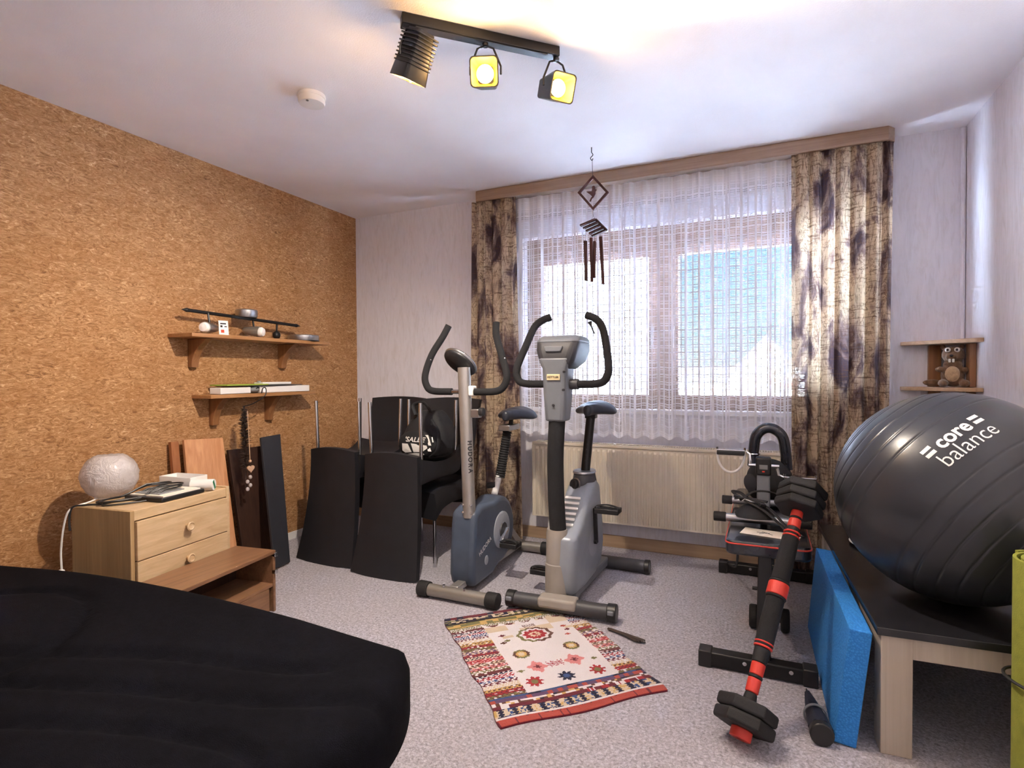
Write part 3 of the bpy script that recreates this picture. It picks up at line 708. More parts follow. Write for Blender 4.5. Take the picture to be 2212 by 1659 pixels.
# ------------------------------------------------------------------ boards leaning on the cork wall
def lean(name, label, mat, b0, b1, t0, t1, th, cat='board'):
    b0, b1, t0, t1 = [Vector(p) for p in (b0, b1, t0, t1)]
    nrm = (b1 - b0).cross(t0 - b0).normalized()
    if nrm.x > 0: nrm = -nrm
    o = MB().hexa([b0 + nrm * th, b1 + nrm * th, b1, b0, t0 + nrm * th, t1 + nrm * th, t1, t0]).build(name, mat, None, smooth=False, bevel=0.002)
    return tag(o, label, cat)
lean('pine_board', 'pale pine board with knots leaning behind the drawer unit', 'pine', (-2.90, 2.10, 0.012), (-2.90, 2.38, 0.012), (-3.0, 2.11, 0.80), (-3.0, 2.36, 0.785), 0.02)
lean('thin_pine_plank', 'narrow reddish pine plank leaning left of the pale pine board', 'pine_dark', (-2.94, 2.045, 0.012), (-2.94, 2.09, 0.012), (-3.01, 2.04, 0.795), (-3.01, 2.085, 0.795), 0.025)
dp = lean('dark_wood_panel', 'dark brown wooden panel leaning behind the hanging heart', 'dark_walnut', (-2.90, 2.42, 0.012), (-2.90, 2.63, 0.012), (-3.005, 2.40, 0.705), (-3.005, 2.645, 0.70), 0.02)
lean('black_board', 'tall narrow black board leaning on the cork wall', 'dark_board', (-2.642, 2.415, 0.012), (-2.655, 2.545, 0.012), (-2.945, 2.595, 0.765), (-2.955, 2.76, 0.77), 0.016)

# ------------------------------------------------------------------ drawer unit, low cabinet and things on top
DR = -0.123
def rel(o, ax, ay):  # point from dresser front-left corner: ax along the front (towards window), ay into depth (towards wall)
    return Vector((o[0] - 0.123 * ax - 0.992 * ay, o[1] + 0.992 * ax - 0.123 * ay, 0))
FL = (-2.398, 1.462)
def dbox(a0, a1, d0, d1, z0, z1):
    P = [rel(FL, a0, d0), rel(FL, a1, d0), rel(FL, a1, d1), rel(FL, a0, d1)]
    return MB().hexa([p + Vector((0, 0, z0)) for p in P] + [p + Vector((0, 0, z1)) for p in P])
cen = rel(FL, 0.25, 0.17)
dr = thing('drawer_unit', 'light wooden drawer unit with round knobs below the shelves', 'drawer unit', cen)
dbox(-0.018, 0.0, 0.0, 0.34, 0.02, 0.599).build('side_panel', 'beech_side', dr, bevel=0.002)
dbox(0.488, 0.506, -0.004, 0.34, 0.02, 0.606).build('side_panel', 'beech', dr, bevel=0.002)
dbox(0.0, 0.488, 0.0, 0.34, 0.555, 0.599).build('top_board', 'beech', dr, bevel=0.002)
dbox(0.0, 0.488, 0.32, 0.34, 0.02, 0.555).build('back_panel', 'beech_side', dr)
dbox(0.0, 0.488, 0.02, 0.32, 0.02, 0.04).build('bottom_board', 'beech', dr)
def knob(par, a, z):
    c = rel(FL, a, -0.012) + Vector((0, 0, z)); d = rel(FL, 0, -1) - rel(FL, 0, 0)
    MB().lathe([(0.008, 0.0), (0.008, 0.012), (0.019, 0.018), (0.021, 0.026), (0.016, 0.029), (0.013, 0.026), (0.001, 0.025)], 20, c, frame(d)).build('knob', 'beech', par)
for (z0, z1) in ((0.385, 0.551), (0.215, 0.381), (0.045, 0.211)):
    d_ = dbox(0.003, 0.485, -0.012, 0.008, z0, z1).build('drawer', 'beech', dr, bevel=0.002)
    if z0 > 0.1: knob(d_, 0.245, (z0 + z1) / 2 + (0.005 if z0 > 0.3 else 0.028))
lc = thing('low_brown_cabinet', 'low glossy brown cabinet pushed against the drawer unit', 'cabinet', rel(FL, 0.25, -0.14))
dbox(-0.03, 0.515, -0.275, -0.032, 0.285, 0.302).build('top_board', 'walnut_veneer', lc, bevel=0.002)
dbox(0.500, 0.515, -0.272, -0.035, 0.0, 0.285).build('side_panel', 'walnut_veneer', lc, bevel=0.002)
dbox(-0.03, -0.015, -0.272, -0.035, 0.0, 0.285).build('side_panel', 'walnut_veneer', lc, bevel=0.002)
dbox(-0.015, 0.50, -0.268, -0.035, 0.125, 0.140).build('middle_shelf', 'walnut_veneer', lc, bevel=0.001)
dbox(-0.015, 0.50, -0.045, -0.035, 0.01, 0.285).build('back_panel', 'dark_walnut', lc)
fp = dbox(-0.012, 0.470, -0.272, -0.260, 0.012, 0.124).build('drawer_front', 'walnut_veneer', lc, bevel=0.001)
dbox(0.40, 0.42, -0.280, -0.272, 0.025, 0.035).build('knob', 'chrome', fp)
for z in (0.285, 0.20): dbox(0.500, 0.522, -0.282, -0.262, z - 0.014, z + 0.006).build('hinge', 'chrome', lc, bevel=0.002)

gb = thing('globe_lamp', 'white crackled glass globe lamp on the drawer unit', 'table lamp', (-2.775, 1.585, 0.6))
gc = Vector((-2.775, 1.585, 0.70)); g_ = MB(); prof = []
for k in range(25):
    a = PI * k / 24; r = max(0.001, 0.115 * math.sin(a)); z = 0.70 - 0.110 * math.cos(a)
    if z < 0.606: z = 0.606
    if z > 0.798: r = max(0.001, r * 0.86); z = 0.798 - (0.8 - r * 8) * 0.003
    prof.append((r, z))
g_.lathe(prof, 32, (gc.x, gc.y, 0)); rnd = random.Random(2)
g_.v = [p + (p - gc).normalized() * rnd.uniform(-0.0025, 0.0025) if p.z > 0.61 else p for p in g_.v]
g_.build('globe', 'crackle_glass', gb, ang=60)
MB().lathe([(0.06, 0.6005), (0.062, 0.607), (0.001, 0.607)], 28, (gc.x, gc.y, 0)).build('foot', 'white_plastic', gb)
MB().tube(catmull([(-2.77, 1.53, 0.605), (-2.72, 1.46, 0.605), (-2.71, 1.39, 0.595), (-2.73, 1.375, 0.54), (-2.755, 1.372, 0.42), (-2.75, 1.37, 0.33)], 6), 0.004, 6).build('cord', 'white_plastic', gb)
MB().box((-2.75, 1.37, 0.295), (0.026, 0.018, 0.075)).build('cord_switch', 'white_plastic', gb, bevel=0.006)
MB().tube(catmull([(-2.75, 1.37, 0.26), (-2.752, 1.366, 0.16), (-2.76, 1.36, 0.02), (-2.80, 1.40, 0.006)], 5), 0.0035, 6).build('lower_cord', 'white_plastic', gb)
cb = thing('cable_coil', 'loose coil of black cable lying on the drawer unit', 'cable', (-2.62, 1.62, 0.6))
for k, (ox, oy, a, b, rot) in enumerate(((-2.57, 1.61, 0.16, 0.055, 1.35), (-2.60, 1.62, 0.17, 0.06, 1.25), (-2.60, 1.60, 0.15, 0.05, 1.5))):
    pts = []
    for i in range(28):
        t = 2 * PI * i / 28; x = math.cos(t) * a; y = math.sin(t) * b
        px, py = ox + x * math.cos(rot) - y * math.sin(rot), oy + x * math.sin(rot) + y * math.cos(rot)
        lift = 0.036 if (py > 1.60) else 0.0
        pts.append((px, py, 0.605 + 0.007 * k + lift * min(1, max(0, (py - 1.58) * 12))))
    MB().tube(pts, 0.0038, 6, closed=True).build('cable_loop', 'black_plastic', cb)
MB().tube(catmull([(-2.62, 1.46, 0.607), (-2.67, 1.42, 0.607), (-2.705, 1.392, 0.60), (-2.715, 1.385, 0.55), (-2.712, 1.385, 0.50)], 6), 0.0045, 6).build('cable_end', 'black_plastic', cb)
tr_ = thing('black_tray', 'flat black device with paper sheets on the drawer unit', 'device', rel(FL, 0.26, 0.10) + Vector((0, 0, 0.6)))
dbox(0.14, 0.37, 0.012, 0.235, 0.601, 0.620).build('casing', 'black_plastic', tr_, bevel=0.004)
dbox(0.155, 0.355, 0.022, 0.22, 0.620, 0.626).build('paper_sheet', 'paper', tr_)
dbox(0.17, 0.30, 0.06, 0.21, 0.6262, 0.630).build('dark_booklet', 'grey_cloth', tr_)
wx = thing('white_open_box', 'open white plastic box behind the black device', 'box', rel(FL, 0.40, 0.24) + Vector((0, 0, 0.6)))
def wbox(a0, a1, d0, d1, z0, z1, nm): dbox(a0, a1, d0, d1, z0, z1).build(nm, 'white_plastic', wx, bevel=0.001)
wbox(0.385, 0.487, 0.115, 0.315, 0.601, 0.605, 'bottom'); wbox(0.385, 0.388, 0.115, 0.315, 0.605, 0.662, 'wall'); wbox(0.484, 0.487, 0.115, 0.315, 0.605, 0.662, 'wall')
wbox(0.388, 0.484, 0.115, 0.118, 0.605, 0.662, 'wall'); wbox(0.388, 0.484, 0.312, 0.315, 0.605, 0.662, 'wall')
tp = thing('paper_roll', 'small white roll with green stripe at the edge of the drawer unit', 'roll', rel(FL, 0.405, 0.05) + Vector((0, 0, 0.6)))
ra_, rb_ = rel(FL, 0.378, 0.10) + Vector((0, 0, 0.629)), rel(FL, 0.42, 0.006) + Vector((0, 0, 0.629))
MB().cyl(ra_, rb_, 0.027, n=24).build('roll_body', 'white_print', tp)
MB().cyl(rb_, rb_ + (rb_ - ra_).normalized() * 0.001, 0.026, n=20).build('end_face', 'white_plastic', tp)
ax_ = (rb_ - ra_).normalized(); MB().box(rb_ + ax_ * 0.0015, (0.014, 0.046, 0.001), frame(ax_) @ Matrix.Rotation(0.5, 3, 'Z')).build('green_stripe', 'green_leaf' if 'green_leaf' in MATS else 'green_paper', tp)

# ------------------------------------------------------------------ chairs: two upright, two upside down on their seats
def chair(name, label, cx_, cy_, rz, inverted, zoff=0.0):
    HH = 0.99
    root = thing(name, label, 'chair', (cx_, cy_, 0), rz, group='black leather chairs stacked by the cork wall')
    def T(p):
        p = Vector(p)
        if inverted: p = Vector((p.x, -p.y, HH - p.z + 0.008))
        else: p = p + Vector((0, 0, zoff))
        return p
    def bl(m, nm, mat, **k):
        m.v = [T(p) for p in m.v]; return m.build(nm, mat, root, local=True, **k)
    # seat: padded block with a sagging underside
    m = MB(); N = 12
    rings = []
    for j in range(N + 1):
        t = j / N; y = -0.225 + 0.45 * t; sag = 0.035 * math.sin(PI * t)
        drop = 0.05 * max(0, 1 - t * 5) ** 1.5
        zt = 0.485 - 0.012 * math.sin(PI * t) - drop * 0.5; zb3 = 0.325 + sag - drop * 0.8
        w = 0.205
        rings.append([(-w, y, zb3), (-w * 0.4, y, zb3 + 0.015), (w * 0.4, y, zb3 + 0.015), (w, y, zb3), (w + 0.006, y, (zt + zb3) / 2), (w - 0.01, y, zt - 0.012), (w * 0.4, y, zt), (-w * 0.4, y, zt), (-w + 0.01, y, zt - 0.012), (-w - 0.006, y, (zt + zb3) / 2)])
    m.loft(rings); bl(m, 'seat', 'black_leather', ang=60)
    # backrest: curved slab that widens towards the top
    m = MB(); rings = []
    for j in range(13):
        t = j / 12; z = 0.31 + 0.68 * t; y = 0.205 + 0.10 * t ** 2.0; w = 0.185 + 0.045 * t ** 1.6; th = 0.045 - 0.012 * t
        row_f = []; row_b = []
        for i in range(9):
            u = -1 + 2 * i / 8; bow = 0.02 * (1 - u * u); zz = z + (0.012 * (1 - u * u) if j == 12 else 0) - (0.02 * (1 - u * u) if j == 0 else 0)
            row_f.append((u * w, y + bow, zz)); row_b.append((u * w, y + bow + th, zz))
        rings.append(row_f + row_b[::-1])
    m.loft(rings); bl(m, 'backrest', 'black_leather', ang=50)
    for sx in (-1, 1):
        for sy in (-1, 1):
            m = MB().cyl((sx * 0.178, sy * 0.195, 0.345), (sx * 0.182, sy * 0.205, 0.0), 0.011, n=12); bl(m, 'leg', 'chrome')
    return root
chair('black_chair', 'upright black leather chair at the corner, under the left upturned chair', -2.47, 3.105, 0.0, False)
chair('black_chair', 'upright black leather chair under the black bag', -1.985, 3.055, 0.0, False)
chair('black_chair', 'upside-down black leather chair nearest the cork wall', -2.455, 2.965, -0.05, True)
chair('black_chair', 'upside-down black leather chair holding the black bag', -1.985, 2.915, 0.0, True)
# sports bag between the upturned legs
bg = thing('sports_bag', 'slumped black sports bag with white print on the upturned chair', 'bag', (-1.95, 2.95, 0.66))
bz = 0.645
rings = []
for j in range(13):
    t = j / 12; z = bz + 0.02 + 0.275 * t; kx = 0.155 * (1 - 0.55 * t ** 2.2) * (0.86 + 0.5 * math.sqrt(max(0, t * (1 - t)))); ky = 0.145 * (1 - 0.5 * t ** 2) * (0.8 + 0.4 * math.sqrt(max(0, t * (1 - t))))
    rings.append([(-1.965 + 0.03 * t + kx * math.copysign(abs(math.cos(a)) ** 0.7, math.cos(a)) + 0.006 * math.sin(5 * a + 6 * t), 2.93 + 0.02 * t + ky * math.copysign(abs(math.sin(a)) ** 0.7, math.sin(a)) + 0.005 * math.sin(4 * a + 9 * t), z) for a in [2 * PI * i / 28 for i in range(28)]])
MB().loft(rings).build('bag_body', 'bag_fabric', bg, ang=70)
fyb = 2.775
MB().tube(catmull([(-1.99, 2.85, bz + 0.27), (-2.02, 2.87, bz + 0.33), (-1.95, 2.88, bz + 0.345), (-1.90, 2.89, bz + 0.28)], 6), 0.012, 8, flat=0.5).build('carry_handle', 'bag_fabric', bg)
MB().tube(catmull([(-1.86, 2.82, bz + 0.25), (-1.80, 2.80, bz + 0.18), (-1.80, 2.79, bz + 0.08), (-1.85, 2.79, bz + 0.03)], 6), 0.013, 8, flat=0.4).build('shoulder_strap', 'bag_fabric', bg)
pk = MB().ell((-1.95, 2.805, bz + 0.10), (0.135, 0.035, 0.085), 24, 14).build('front_pocket', 'bag_fabric', bg)
def onpocket(x, z):  # front surface of the pocket
    dx = (x + 1.95) / 0.135; dz = (z - bz - 0.10) / 0.085; q = max(0.0, 1 - dx * dx - dz * dz)
    return Vector((x, 2.805 - 0.035 * math.sqrt(q) - 0.0025, z))
vs, fs = text_mesh("'SALLE", 0.044, 0.0008)
MB().add([onpocket(-1.948 + (p.x + p.y * 0.22) * 1.15, bz + 0.130 + p.y * 0.9) for p in vs], fs).build('lettering', 'white_print', bg, smooth=False, fix=False)
for poly in ([(-2.02, 0.105), (-1.985, 0.105), (-1.965, 0.065), (-2.005, 0.060), (-2.022, 0.07)], [(-1.968, 0.108), (-1.885, 0.100), (-1.882, 0.088), (-1.91, 0.068), (-1.955, 0.066)], [(-1.99, 0.055), (-1.95, 0.062), (-1.905, 0.062), (-1.90, 0.056), (-1.93, 0.045), (-1.965, 0.045)]):
    poly = [(-1.95 + (x + 1.95) * 1.3, 0.105 + (z - 0.105) * 1.25) for x, z in poly]
    c0 = (sum(p[0] for p in poly) / len(poly), sum(p[1] for p in poly) / len(poly))
    pts = [onpocket(c0[0], bz + c0[1])] + [onpocket(x, bz + z) for x, z in poly]
    MB().add(pts, [[0, i + 1, (i + 1) % len(poly) + 1] for i in range(len(poly))]).build('white_patch', 'white_print', bg, smooth=False, fix=False)
for (x0, z0, x1, z1, w) in ((-1.872, 0.16, -1.845, 0.10, 0.010), (-1.868, 0.10, -1.846, 0.065, 0.012), (-1.835, 0.15, -1.823, 0.12, 0.004)):
    MB().add([(x0 - w, 2.787, bz + z0), (x0 + w, 2.787, bz + z0), (x1 + w, 2.778, bz + z1), (x1 - w, 2.778, bz + z1)], [[0, 1, 2, 3]]).build('white_patch', 'white_print', bg, smooth=False)

bg.location.x += 0.06

# ------------------------------------------------------------------ exercise bike with silver post and slate housing
def saddle(par, c, w, l, mat):
    cx0, cy0, cz0 = c; rings = []
    for j in range(15):
        t = j / 14; y = cy0 - l * 0.45 + l * t  # nose at -y
        hw = w / 2 * (0.22 + 0.78 * min(1, max(0, (t - 0.12) / 0.5)) ** 1.3) * (1.0 if t < 0.8 else math.sqrt(max(0.05, 1 - ((t - 0.8) / 0.205) ** 2)))
        if t < 0.08: hw *= 0.6 + 5 * t
        row = []
        for i in range(14):
            a = 2 * PI * i / 14; x = math.cos(a) * hw; z = math.sin(a)
            zz = 0.030 * z if z > 0 else 0.034 * z
            zz -= 0.030 * (abs(x) / (w / 2)) ** 2
            row.append((cx0 + x, y, cz0 + zz + 0.012 * t + (0.008 if abs(x) > 0.02 and z > 0 else 0)))
        rings.append(row)
    return MB().loft(rings).build('saddle', mat, par, sub=1)
def pedal(par, c, mat='black_plastic', w=0.10, l=0.085):
    x, y, z = c
    b = MB(); b.box((x, y - l / 2 + 0.008, z), (w, 0.014, 0.026)).box((x, y + l / 2 - 0.008, z), (w, 0.014, 0.026)).box((x - w / 2 + 0.006, y, z), (0.012, l, 0.024)).box((x + w / 2 - 0.006, y, z), (0.012, l, 0.024)).box((x, y, z), (w, 0.018, 0.02))
    o = b.build('pedal', mat, par, bevel=0.003)
    MB().tube(catmull([(x - w / 2, y - 0.02, z), (x - w / 2 + 0.005, y - 0.02, z + 0.022), (x, y - 0.022, z + 0.034), (x + w / 2 - 0.005, y - 0.02, z + 0.022), (x + w / 2, y - 0.02, z)], 5), 0.012, 6, flat=0.25).build('pedal_strap', 'black_rubber', o)
    return o
b1 = thing('exercise_bike', 'silver post exercise bike with slate blue housing nearest the black chairs', 'exercise bike', (-1.43, 2.85, 0))
def stab(par, x0, x1, y, r, mat, capmat, rc, cl):
    o = MB().cyl((x0 + 0.01, y, rc), (x1 - 0.01, y, rc), r, n=20).build('stabilizer', mat, par)
    for a, b in ((x0, x0 + cl), (x1 - cl, x1)): MB().cyl((a, y, rc + 0.001), (b, y, rc + 0.001), rc, n=20).build('end_cap', capmat, o, bevel=0.004)
    return o
s1 = stab(b1, -1.645, -1.185, 2.45, 0.032, 'champagne_paint', 'black_rubber', 0.040, 0.062)
for x in (-1.49, -1.37): MB().cyl((x, 2.44, 0.07), (x, 2.44, 0.082), 0.007, n=8).build('bolt', 'chrome', s1)
stab(b1, -1.66, -1.235, 3.33, 0.032, 'champagne_paint', 'black_rubber', 0.040, 0.06)
MB().bar((-1.45, 2.47, 0.055), (-1.45, 3.32, 0.06), 0.05, 0.03).build('floor_beam', 'silver_paint', b1, bevel=0.004)
hx0, hx1 = -1.525, -1.375
pf = [(2.565, 0.035), (2.545, 0.10), (2.55, 0.22), (2.565, 0.36), (2.58, 0.43), (2.66, 0.455)]
for k in range(13):
    a = math.radians(112 - k * 17); pf.append((2.90 + 0.195 * math.cos(a), 0.262 + 0.195 * math.sin(a)))
pf += [(2.86, 0.06), (2.80, 0.035)]
hs = MB(); hs.prism([(hx0, y, z) for y, z in pf], (hx1 - hx0, 0, 0)); 
for p in hs.v:  # the front narrows
    if p.y > 2.75: p.x = -1.45 + (p.x + 1.45) * 0.92
hs.build('housing', 'slate_plastic', b1, bevel=0.028, seg=4)
MB().bar((-1.45, 3.02, 0.30), (-1.45, 3.31, 0.055), 0.045, 0.04, (1, 0, 0)).build('rear_strut', 'silver_paint', b1, bevel=0.004)
dcv = MB().lathe([(0.105, 0.0), (0.105, 0.006), (0.095, 0.010), (0.001, 0.012)], 36, (-1.3805, 2.90, 0.262), frame((1, 0, 0))).build('crank_disc', 'disc_grey', b1)
MB().lathe([(0.045, 0.0), (0.043, 0.008), (0.001, 0.009)], 28, (-1.370, 2.90, 0.262), frame((1, 0, 0))).build('disc_recess', 'dark_grey_plastic', dcv)
MB().cyl((-1.56, 2.90, 0.262), (-1.34, 2.90, 0.262), 0.012, n=14).build('crank_axle', 'chrome', b1)
MB().bar((-1.345, 2.905, 0.275), (-1.345, 2.82, 0.215), 0.014, 0.022, (1, 0, 0)).build('crank_arm', 'chrome', b1, bevel=0.004)
MB().bar((-1.555, 2.895, 0.25), (-1.555, 2.98, 0.31), 0.014, 0.022, (1, 0, 0)).build('crank_arm', 'chrome', b1, bevel=0.004)
pedal(b1, (-1.285, 2.82, 0.208)); pedal(b1, (-1.615, 2.98, 0.31))
vp = MB()
post_b, post_t = Vector((-1.425, 2.60, 0.40)), Vector((-1.455, 2.605, 1.20))
vp.cyl(post_b, post_t, 0.034, n=24).build('upright_post', 'silver_paint', b1)
for z in (0.43, 0.47):
    for sx in (-1, 1): MB().ell((-1.425 + sx * 0.024, 2.572, z), (0.007, 0.006, 0.007), 10, 6).build('bolt', 'chrome', b1)
nz = Vector((-0.206, -0.708, -0.68)).normalized(); mx = Vector((0.748, 0.327, -0.57)); mx = (mx - nz * mx.dot(nz)).normalized(); F1 = Matrix((mx, nz.cross(mx), nz)).transposed()
MB().ell(Vector((-1.498, 2.635, 1.225)), (0.098, 0.082, 0.030), 32, 14, F1).build('console_back', 'black_plastic', b1)
MB().ell(Vector((-1.498, 2.635, 1.225)) - nz * 0.012, (0.102, 0.086, 0.026), 32, 14, F1).build('console_rim', 'brushed_steel', b1)
def hpath(cx0, y, pts): return [Vector((cx0 + s * 1.0, yy, z)) for s, yy, z in pts]
hl1 = [(-0.25, 2.62, 1.17), (-0.245, 2.625, 1.13), (-0.20, 2.605, 1.078), (-0.075, 2.60, 1.072)]
left = [(-0.145, 2.70, 1.437), (-0.175, 2.68, 1.37), (-0.225, 2.645, 1.27), (-0.252, 2.62, 1.16), (-0.235, 2.61, 1.10), (-0.19, 2.602, 1.073), (-0.07, 2.60, 1.070)]
MB().tube(catmull([Vector((-1.458 + x, y, z)) for x, y, z in left], 6), 0.019, 14).build('foam_grip', 'black_foam', b1)
right = [(0.150, 2.70, 1.440), (0.160, 2.68, 1.37), (0.205, 2.645, 1.27), (0.248, 2.62, 1.16), (0.235, 2.61, 1.10), (0.19, 2.602, 1.073), (0.07, 2.60, 1.070)]
MB().tube(catmull([Vector((-1.458 + x, y, z)) for x, y, z in right], 6), 0.019, 14).build('foam_grip', 'black_foam', b1)
MB().cyl((-1.55, 2.60, 1.070), (-1.37, 2.60, 1.070), 0.012, n=14).build('handlebar_tube', 'chrome', b1)
for s in (-1, 1): MB().ell((-1.458 + s * 0.222 + (0.01 if s > 0 else 0), 2.63, 1.245), (0.006, 0.006, 0.006), 8, 6).build('rivet', 'chrome', b1)
MB().box((-1.405, 2.605, 1.075), (0.03, 0.05, 0.055)).build('handle_clamp', 'white_plastic', b1, bevel=0.008)
ks = MB().box((-1.385, 2.61, 0.955), (0.05, 0.035, 0.045)).build('resistance_box', 'brushed_steel', b1, bevel=0.004)
MB().cyl((-1.36, 2.60, 0.965), (-1.335, 2.60, 0.965), 0.022, n=16).build('resistance_knob', 'black_plastic', ks, bevel=0.003)
pd = (post_t - post_b).normalized()
# lettering reads down the post
for i, chh in enumerate('HUDORA'):
    z = 0.800 - i * 0.0295; ctr = post_b + pd * ((z - 0.40) / pd.z); vs, fs = text_mesh(chh, 0.034, 0.0009)
    m = MB(); m.add([ctr + Vector((math.cos(math.radians(-36) + q.y / 0.035) * 0.0364, math.sin(math.radians(-36) + q.y / 0.035) * 0.0364, -q.x)) for q in vs], fs)
    m.build('post_letter', 'ink', b1, smooth=False, fix=False)
put_text('side_lettering', 'HUDORA', 0.036, (-1.3745, 2.685, 0.225), (0, 0.93, 0.36), (0, -0.36, 0.93), 'white_print', b1, 0.0006)
MB().ell((-1.376, 2.70, 0.145), (0.004, 0.022, 0.026), 18, 10).build('side_badge', 'disc_grey', b1)
# seat
MB().cyl((-1.49, 2.99, 0.36), (-1.468, 3.07, 0.56), 0.020, n=16).build('seat_tube', 'white_plastic', b1)
MB().cyl((-1.53, 3.02, 0.485), (-1.48, 3.03, 0.49), 0.019, n=14).build('seat_knob', 'black_plastic', b1, bevel=0.003)
bw = []; rr = []
for k in range(40):
    t = k / 39; bw.append(Vector((-1.468, 3.07, 0.53)).lerp(Vector((-1.44, 3.12, 0.81)), t)); rr.append((0.026 if k % 2 else 0.031) * (1.06 - 0.12 * t))
MB().tube(bw, rr, 16).build('rubber_bellows', 'black_rubber', b1, ang=20)
MB().box((-1.43, 3.13, 0.835), (0.075, 0.16, 0.035)).build('seat_slider', 'brushed_steel', b1, bevel=0.004)
MB().cyl((-1.42, 3.13, 0.85), (-1.417, 3.13, 0.885), 0.014, n=12).build('seat_stem', 'black_metal', b1)
saddle(b1, (-1.412, 3.14, 0.912), 0.265, 0.27, 'seat_skin')

# ------------------------------------------------------------------ exercise bike with black column and grey housing
b2 = thing('exercise_bike', 'grey exercise bike with thick black column in front of the radiator', 'exercise bike', (-0.90, 2.85, 0))
s2 = MB().cyl((-1.145, 2.50, 0.048), (-0.625, 2.53, 0.048), 0.036, n=20).build('stabilizer', 'dark_grey_plastic', b2)
for x, y in ((-1.135, 2.50), (-0.635, 2.53)):
    MB().cyl((x - 0.022, y - 0.001, 0.049), (x + 0.022, y + 0.001, 0.049), 0.041, n=20).build('end_cap', 'black_plastic', s2, bevel=0.004)
    MB().box((x, y - 0.035, 0.06), (0.03, 0.02, 0.02)).build('transport_wheel', 'grey_plastic', s2, bevel=0.005)
MB().box((-0.895, 2.513, 0.064), (0.19, 0.085, 0.05), rotm(0, 0, 0.058)).build('stabilizer_cover', 'beige_plastic', b2, bevel=0.014, seg=3)
s3 = MB().cyl((-1.14, 3.235, 0.042), (-0.605, 3.235, 0.042), 0.036, n=20).build('stabilizer', 'dark_grey_plastic', b2)
for x in (-1.14, -0.605): MB().cyl((x - 0.015, 3.235, 0.042), (x + 0.015, 3.235, 0.042), 0.041, n=20).build('end_cap', 'black_plastic', s3, bevel=0.004)
MB().bar((-0.88, 2.6, 0.07), (-0.875, 3.23, 0.05), 0.09, 0.05).build('floor_beam', 'grey_plastic', b2, bevel=0.01)
# housing
prof2 = [(2.575, 0.075), (2.555, 0.22), (2.56, 0.355), (2.66, 0.40), (2.78, 0.50), (2.88, 0.575), (2.97, 0.595), (3.03, 0.56), (3.06, 0.46), (3.10, 0.32), (3.11, 0.20), (3.06, 0.10), (2.95, 0.065), (2.75, 0.06)]
cxh = -0.895
rings = []
for fx, sc in ((-0.075, 0.80), (-0.068, 0.93), (-0.045, 1.0), (0.045, 1.0), (0.068, 0.93), (0.075, 0.80)):
    rings.append([(cxh + fx, 2.83 + (y - 2.83) * sc, 0.30 + (z - 0.30) * sc) for y, z in prof2])
MB().loft(rings).build('housing', 'grey_silver_plastic', b2, bevel=0.012, seg=3, ang=50)
MB().loft([[(-0.93 + math.cos(a) * rx_, 2.60 + math.sin(a) * ry_, z) for a in [2 * PI * i / 20 for i in range(20)]] for z, rx_, ry_ in ((0.075, 0.062, 0.055), (0.22, 0.060, 0.055), (0.225, 0.056, 0.052), (0.37, 0.054, 0.052), (0.392, 0.050, 0.048))]).build('column_collar', 'beige_plastic', b2, ang=30)
MB().lathe([(0.001, 0.0), (0.075, 0.0), (0.075, 0.006), (0.001, 0.010)], 32, (cxh + 0.07, 2.87, 0.268), frame((1, 0, 0)), sx=1.25, sy=1.0).build('crank_cover', 'disc_grey', b2)
vent = MB()
for k in range(6):
    y = 2.655 + k * 0.026; z = 0.392 + k * 0.0215
    MB().box((cxh - 0.012, y, z + 0.010), (0.085, 0.016, 0.008), rotm(math.radians(40), 0, 0)).build('vent_slat', 'white_plastic', b2, bevel=0.003)
capm = MB().loft([[(cxh + math.cos(a) * rx_, 2.955 + oy + math.sin(a) * ry_, z) for a in [2 * PI * i / 24 for i in range(24)]] for z, rx_, ry_, oy in ((0.50, 0.066, 0.105, -0.01), (0.57, 0.064, 0.095, 0.0), (0.615, 0.056, 0.082, 0.0), (0.625, 0.048, 0.07, 0.0))])
capm.build('seat_collar', 'dark_grey_plastic', b2, ang=50)
MB().lathe([(0.058, 0.616), (0.062, 0.622), (0.058, 0.630), (0.050, 0.628)], 28, (cxh, 2.955, 0.0), sx=1.0, sy=1.42).build('collar_trim', 'brushed_steel', b2)
kb = MB().lathe([(0.030, 0.0), (0.030, 0.022), (0.024, 0.028), (0.001, 0.029)], 22, (cxh - 0.02, 2.872, 0.565), frame((-0.55, -0.83, 0.1))).build('height_knob', 'black_plastic', b2)
MB().lathe([(0.034, 0.0), (0.035, 0.006), (0.030, 0.008)], 22, (cxh - 0.02, 2.872, 0.565), frame((-0.55, -0.83, 0.1))).build('knob_ring', 'brushed_steel', kb)
colp = [Vector((-0.925, 2.60, 0.385)), Vector((-0.932, 2.595, 0.55)), Vector((-0.934, 2.592, 0.75)), Vector((-0.926, 2.598, 0.95))]
MB().tube(catmull(colp, 6), 0.041, 22).build('column', 'black_foam', b2)
def sect(z, x0, x1, y0, y1):
    return [(x0 + 0.015, y0, z), (x1 - 0.015, y0, z), (x1, y0 + 0.02, z), (x1, y1, z), (x0, y1, z), (x0, y0 + 0.02, z)]
MB().loft([sect(0.930, -0.978, -0.872, 2.550, 2.645), sect(1.06, -0.984, -0.864, 2.540, 2.66), sect(1.19, -0.988, -0.858, 2.535, 2.67), sect(1.24, -1.005, -0.84, 2.53, 2.69)]).build('console_neck', 'grey_plastic', b2, bevel=0.010, ang=40)
def sect2(z, hw, y0, y1, c=-0.918): return [(c - hw + 0.025, y0, z), (c + hw - 0.025, y0, z), (c + hw, y0 + 0.03, z), (c + hw, y1, z), (c - hw, y1, z), (c - hw, y0 + 0.03, z)]
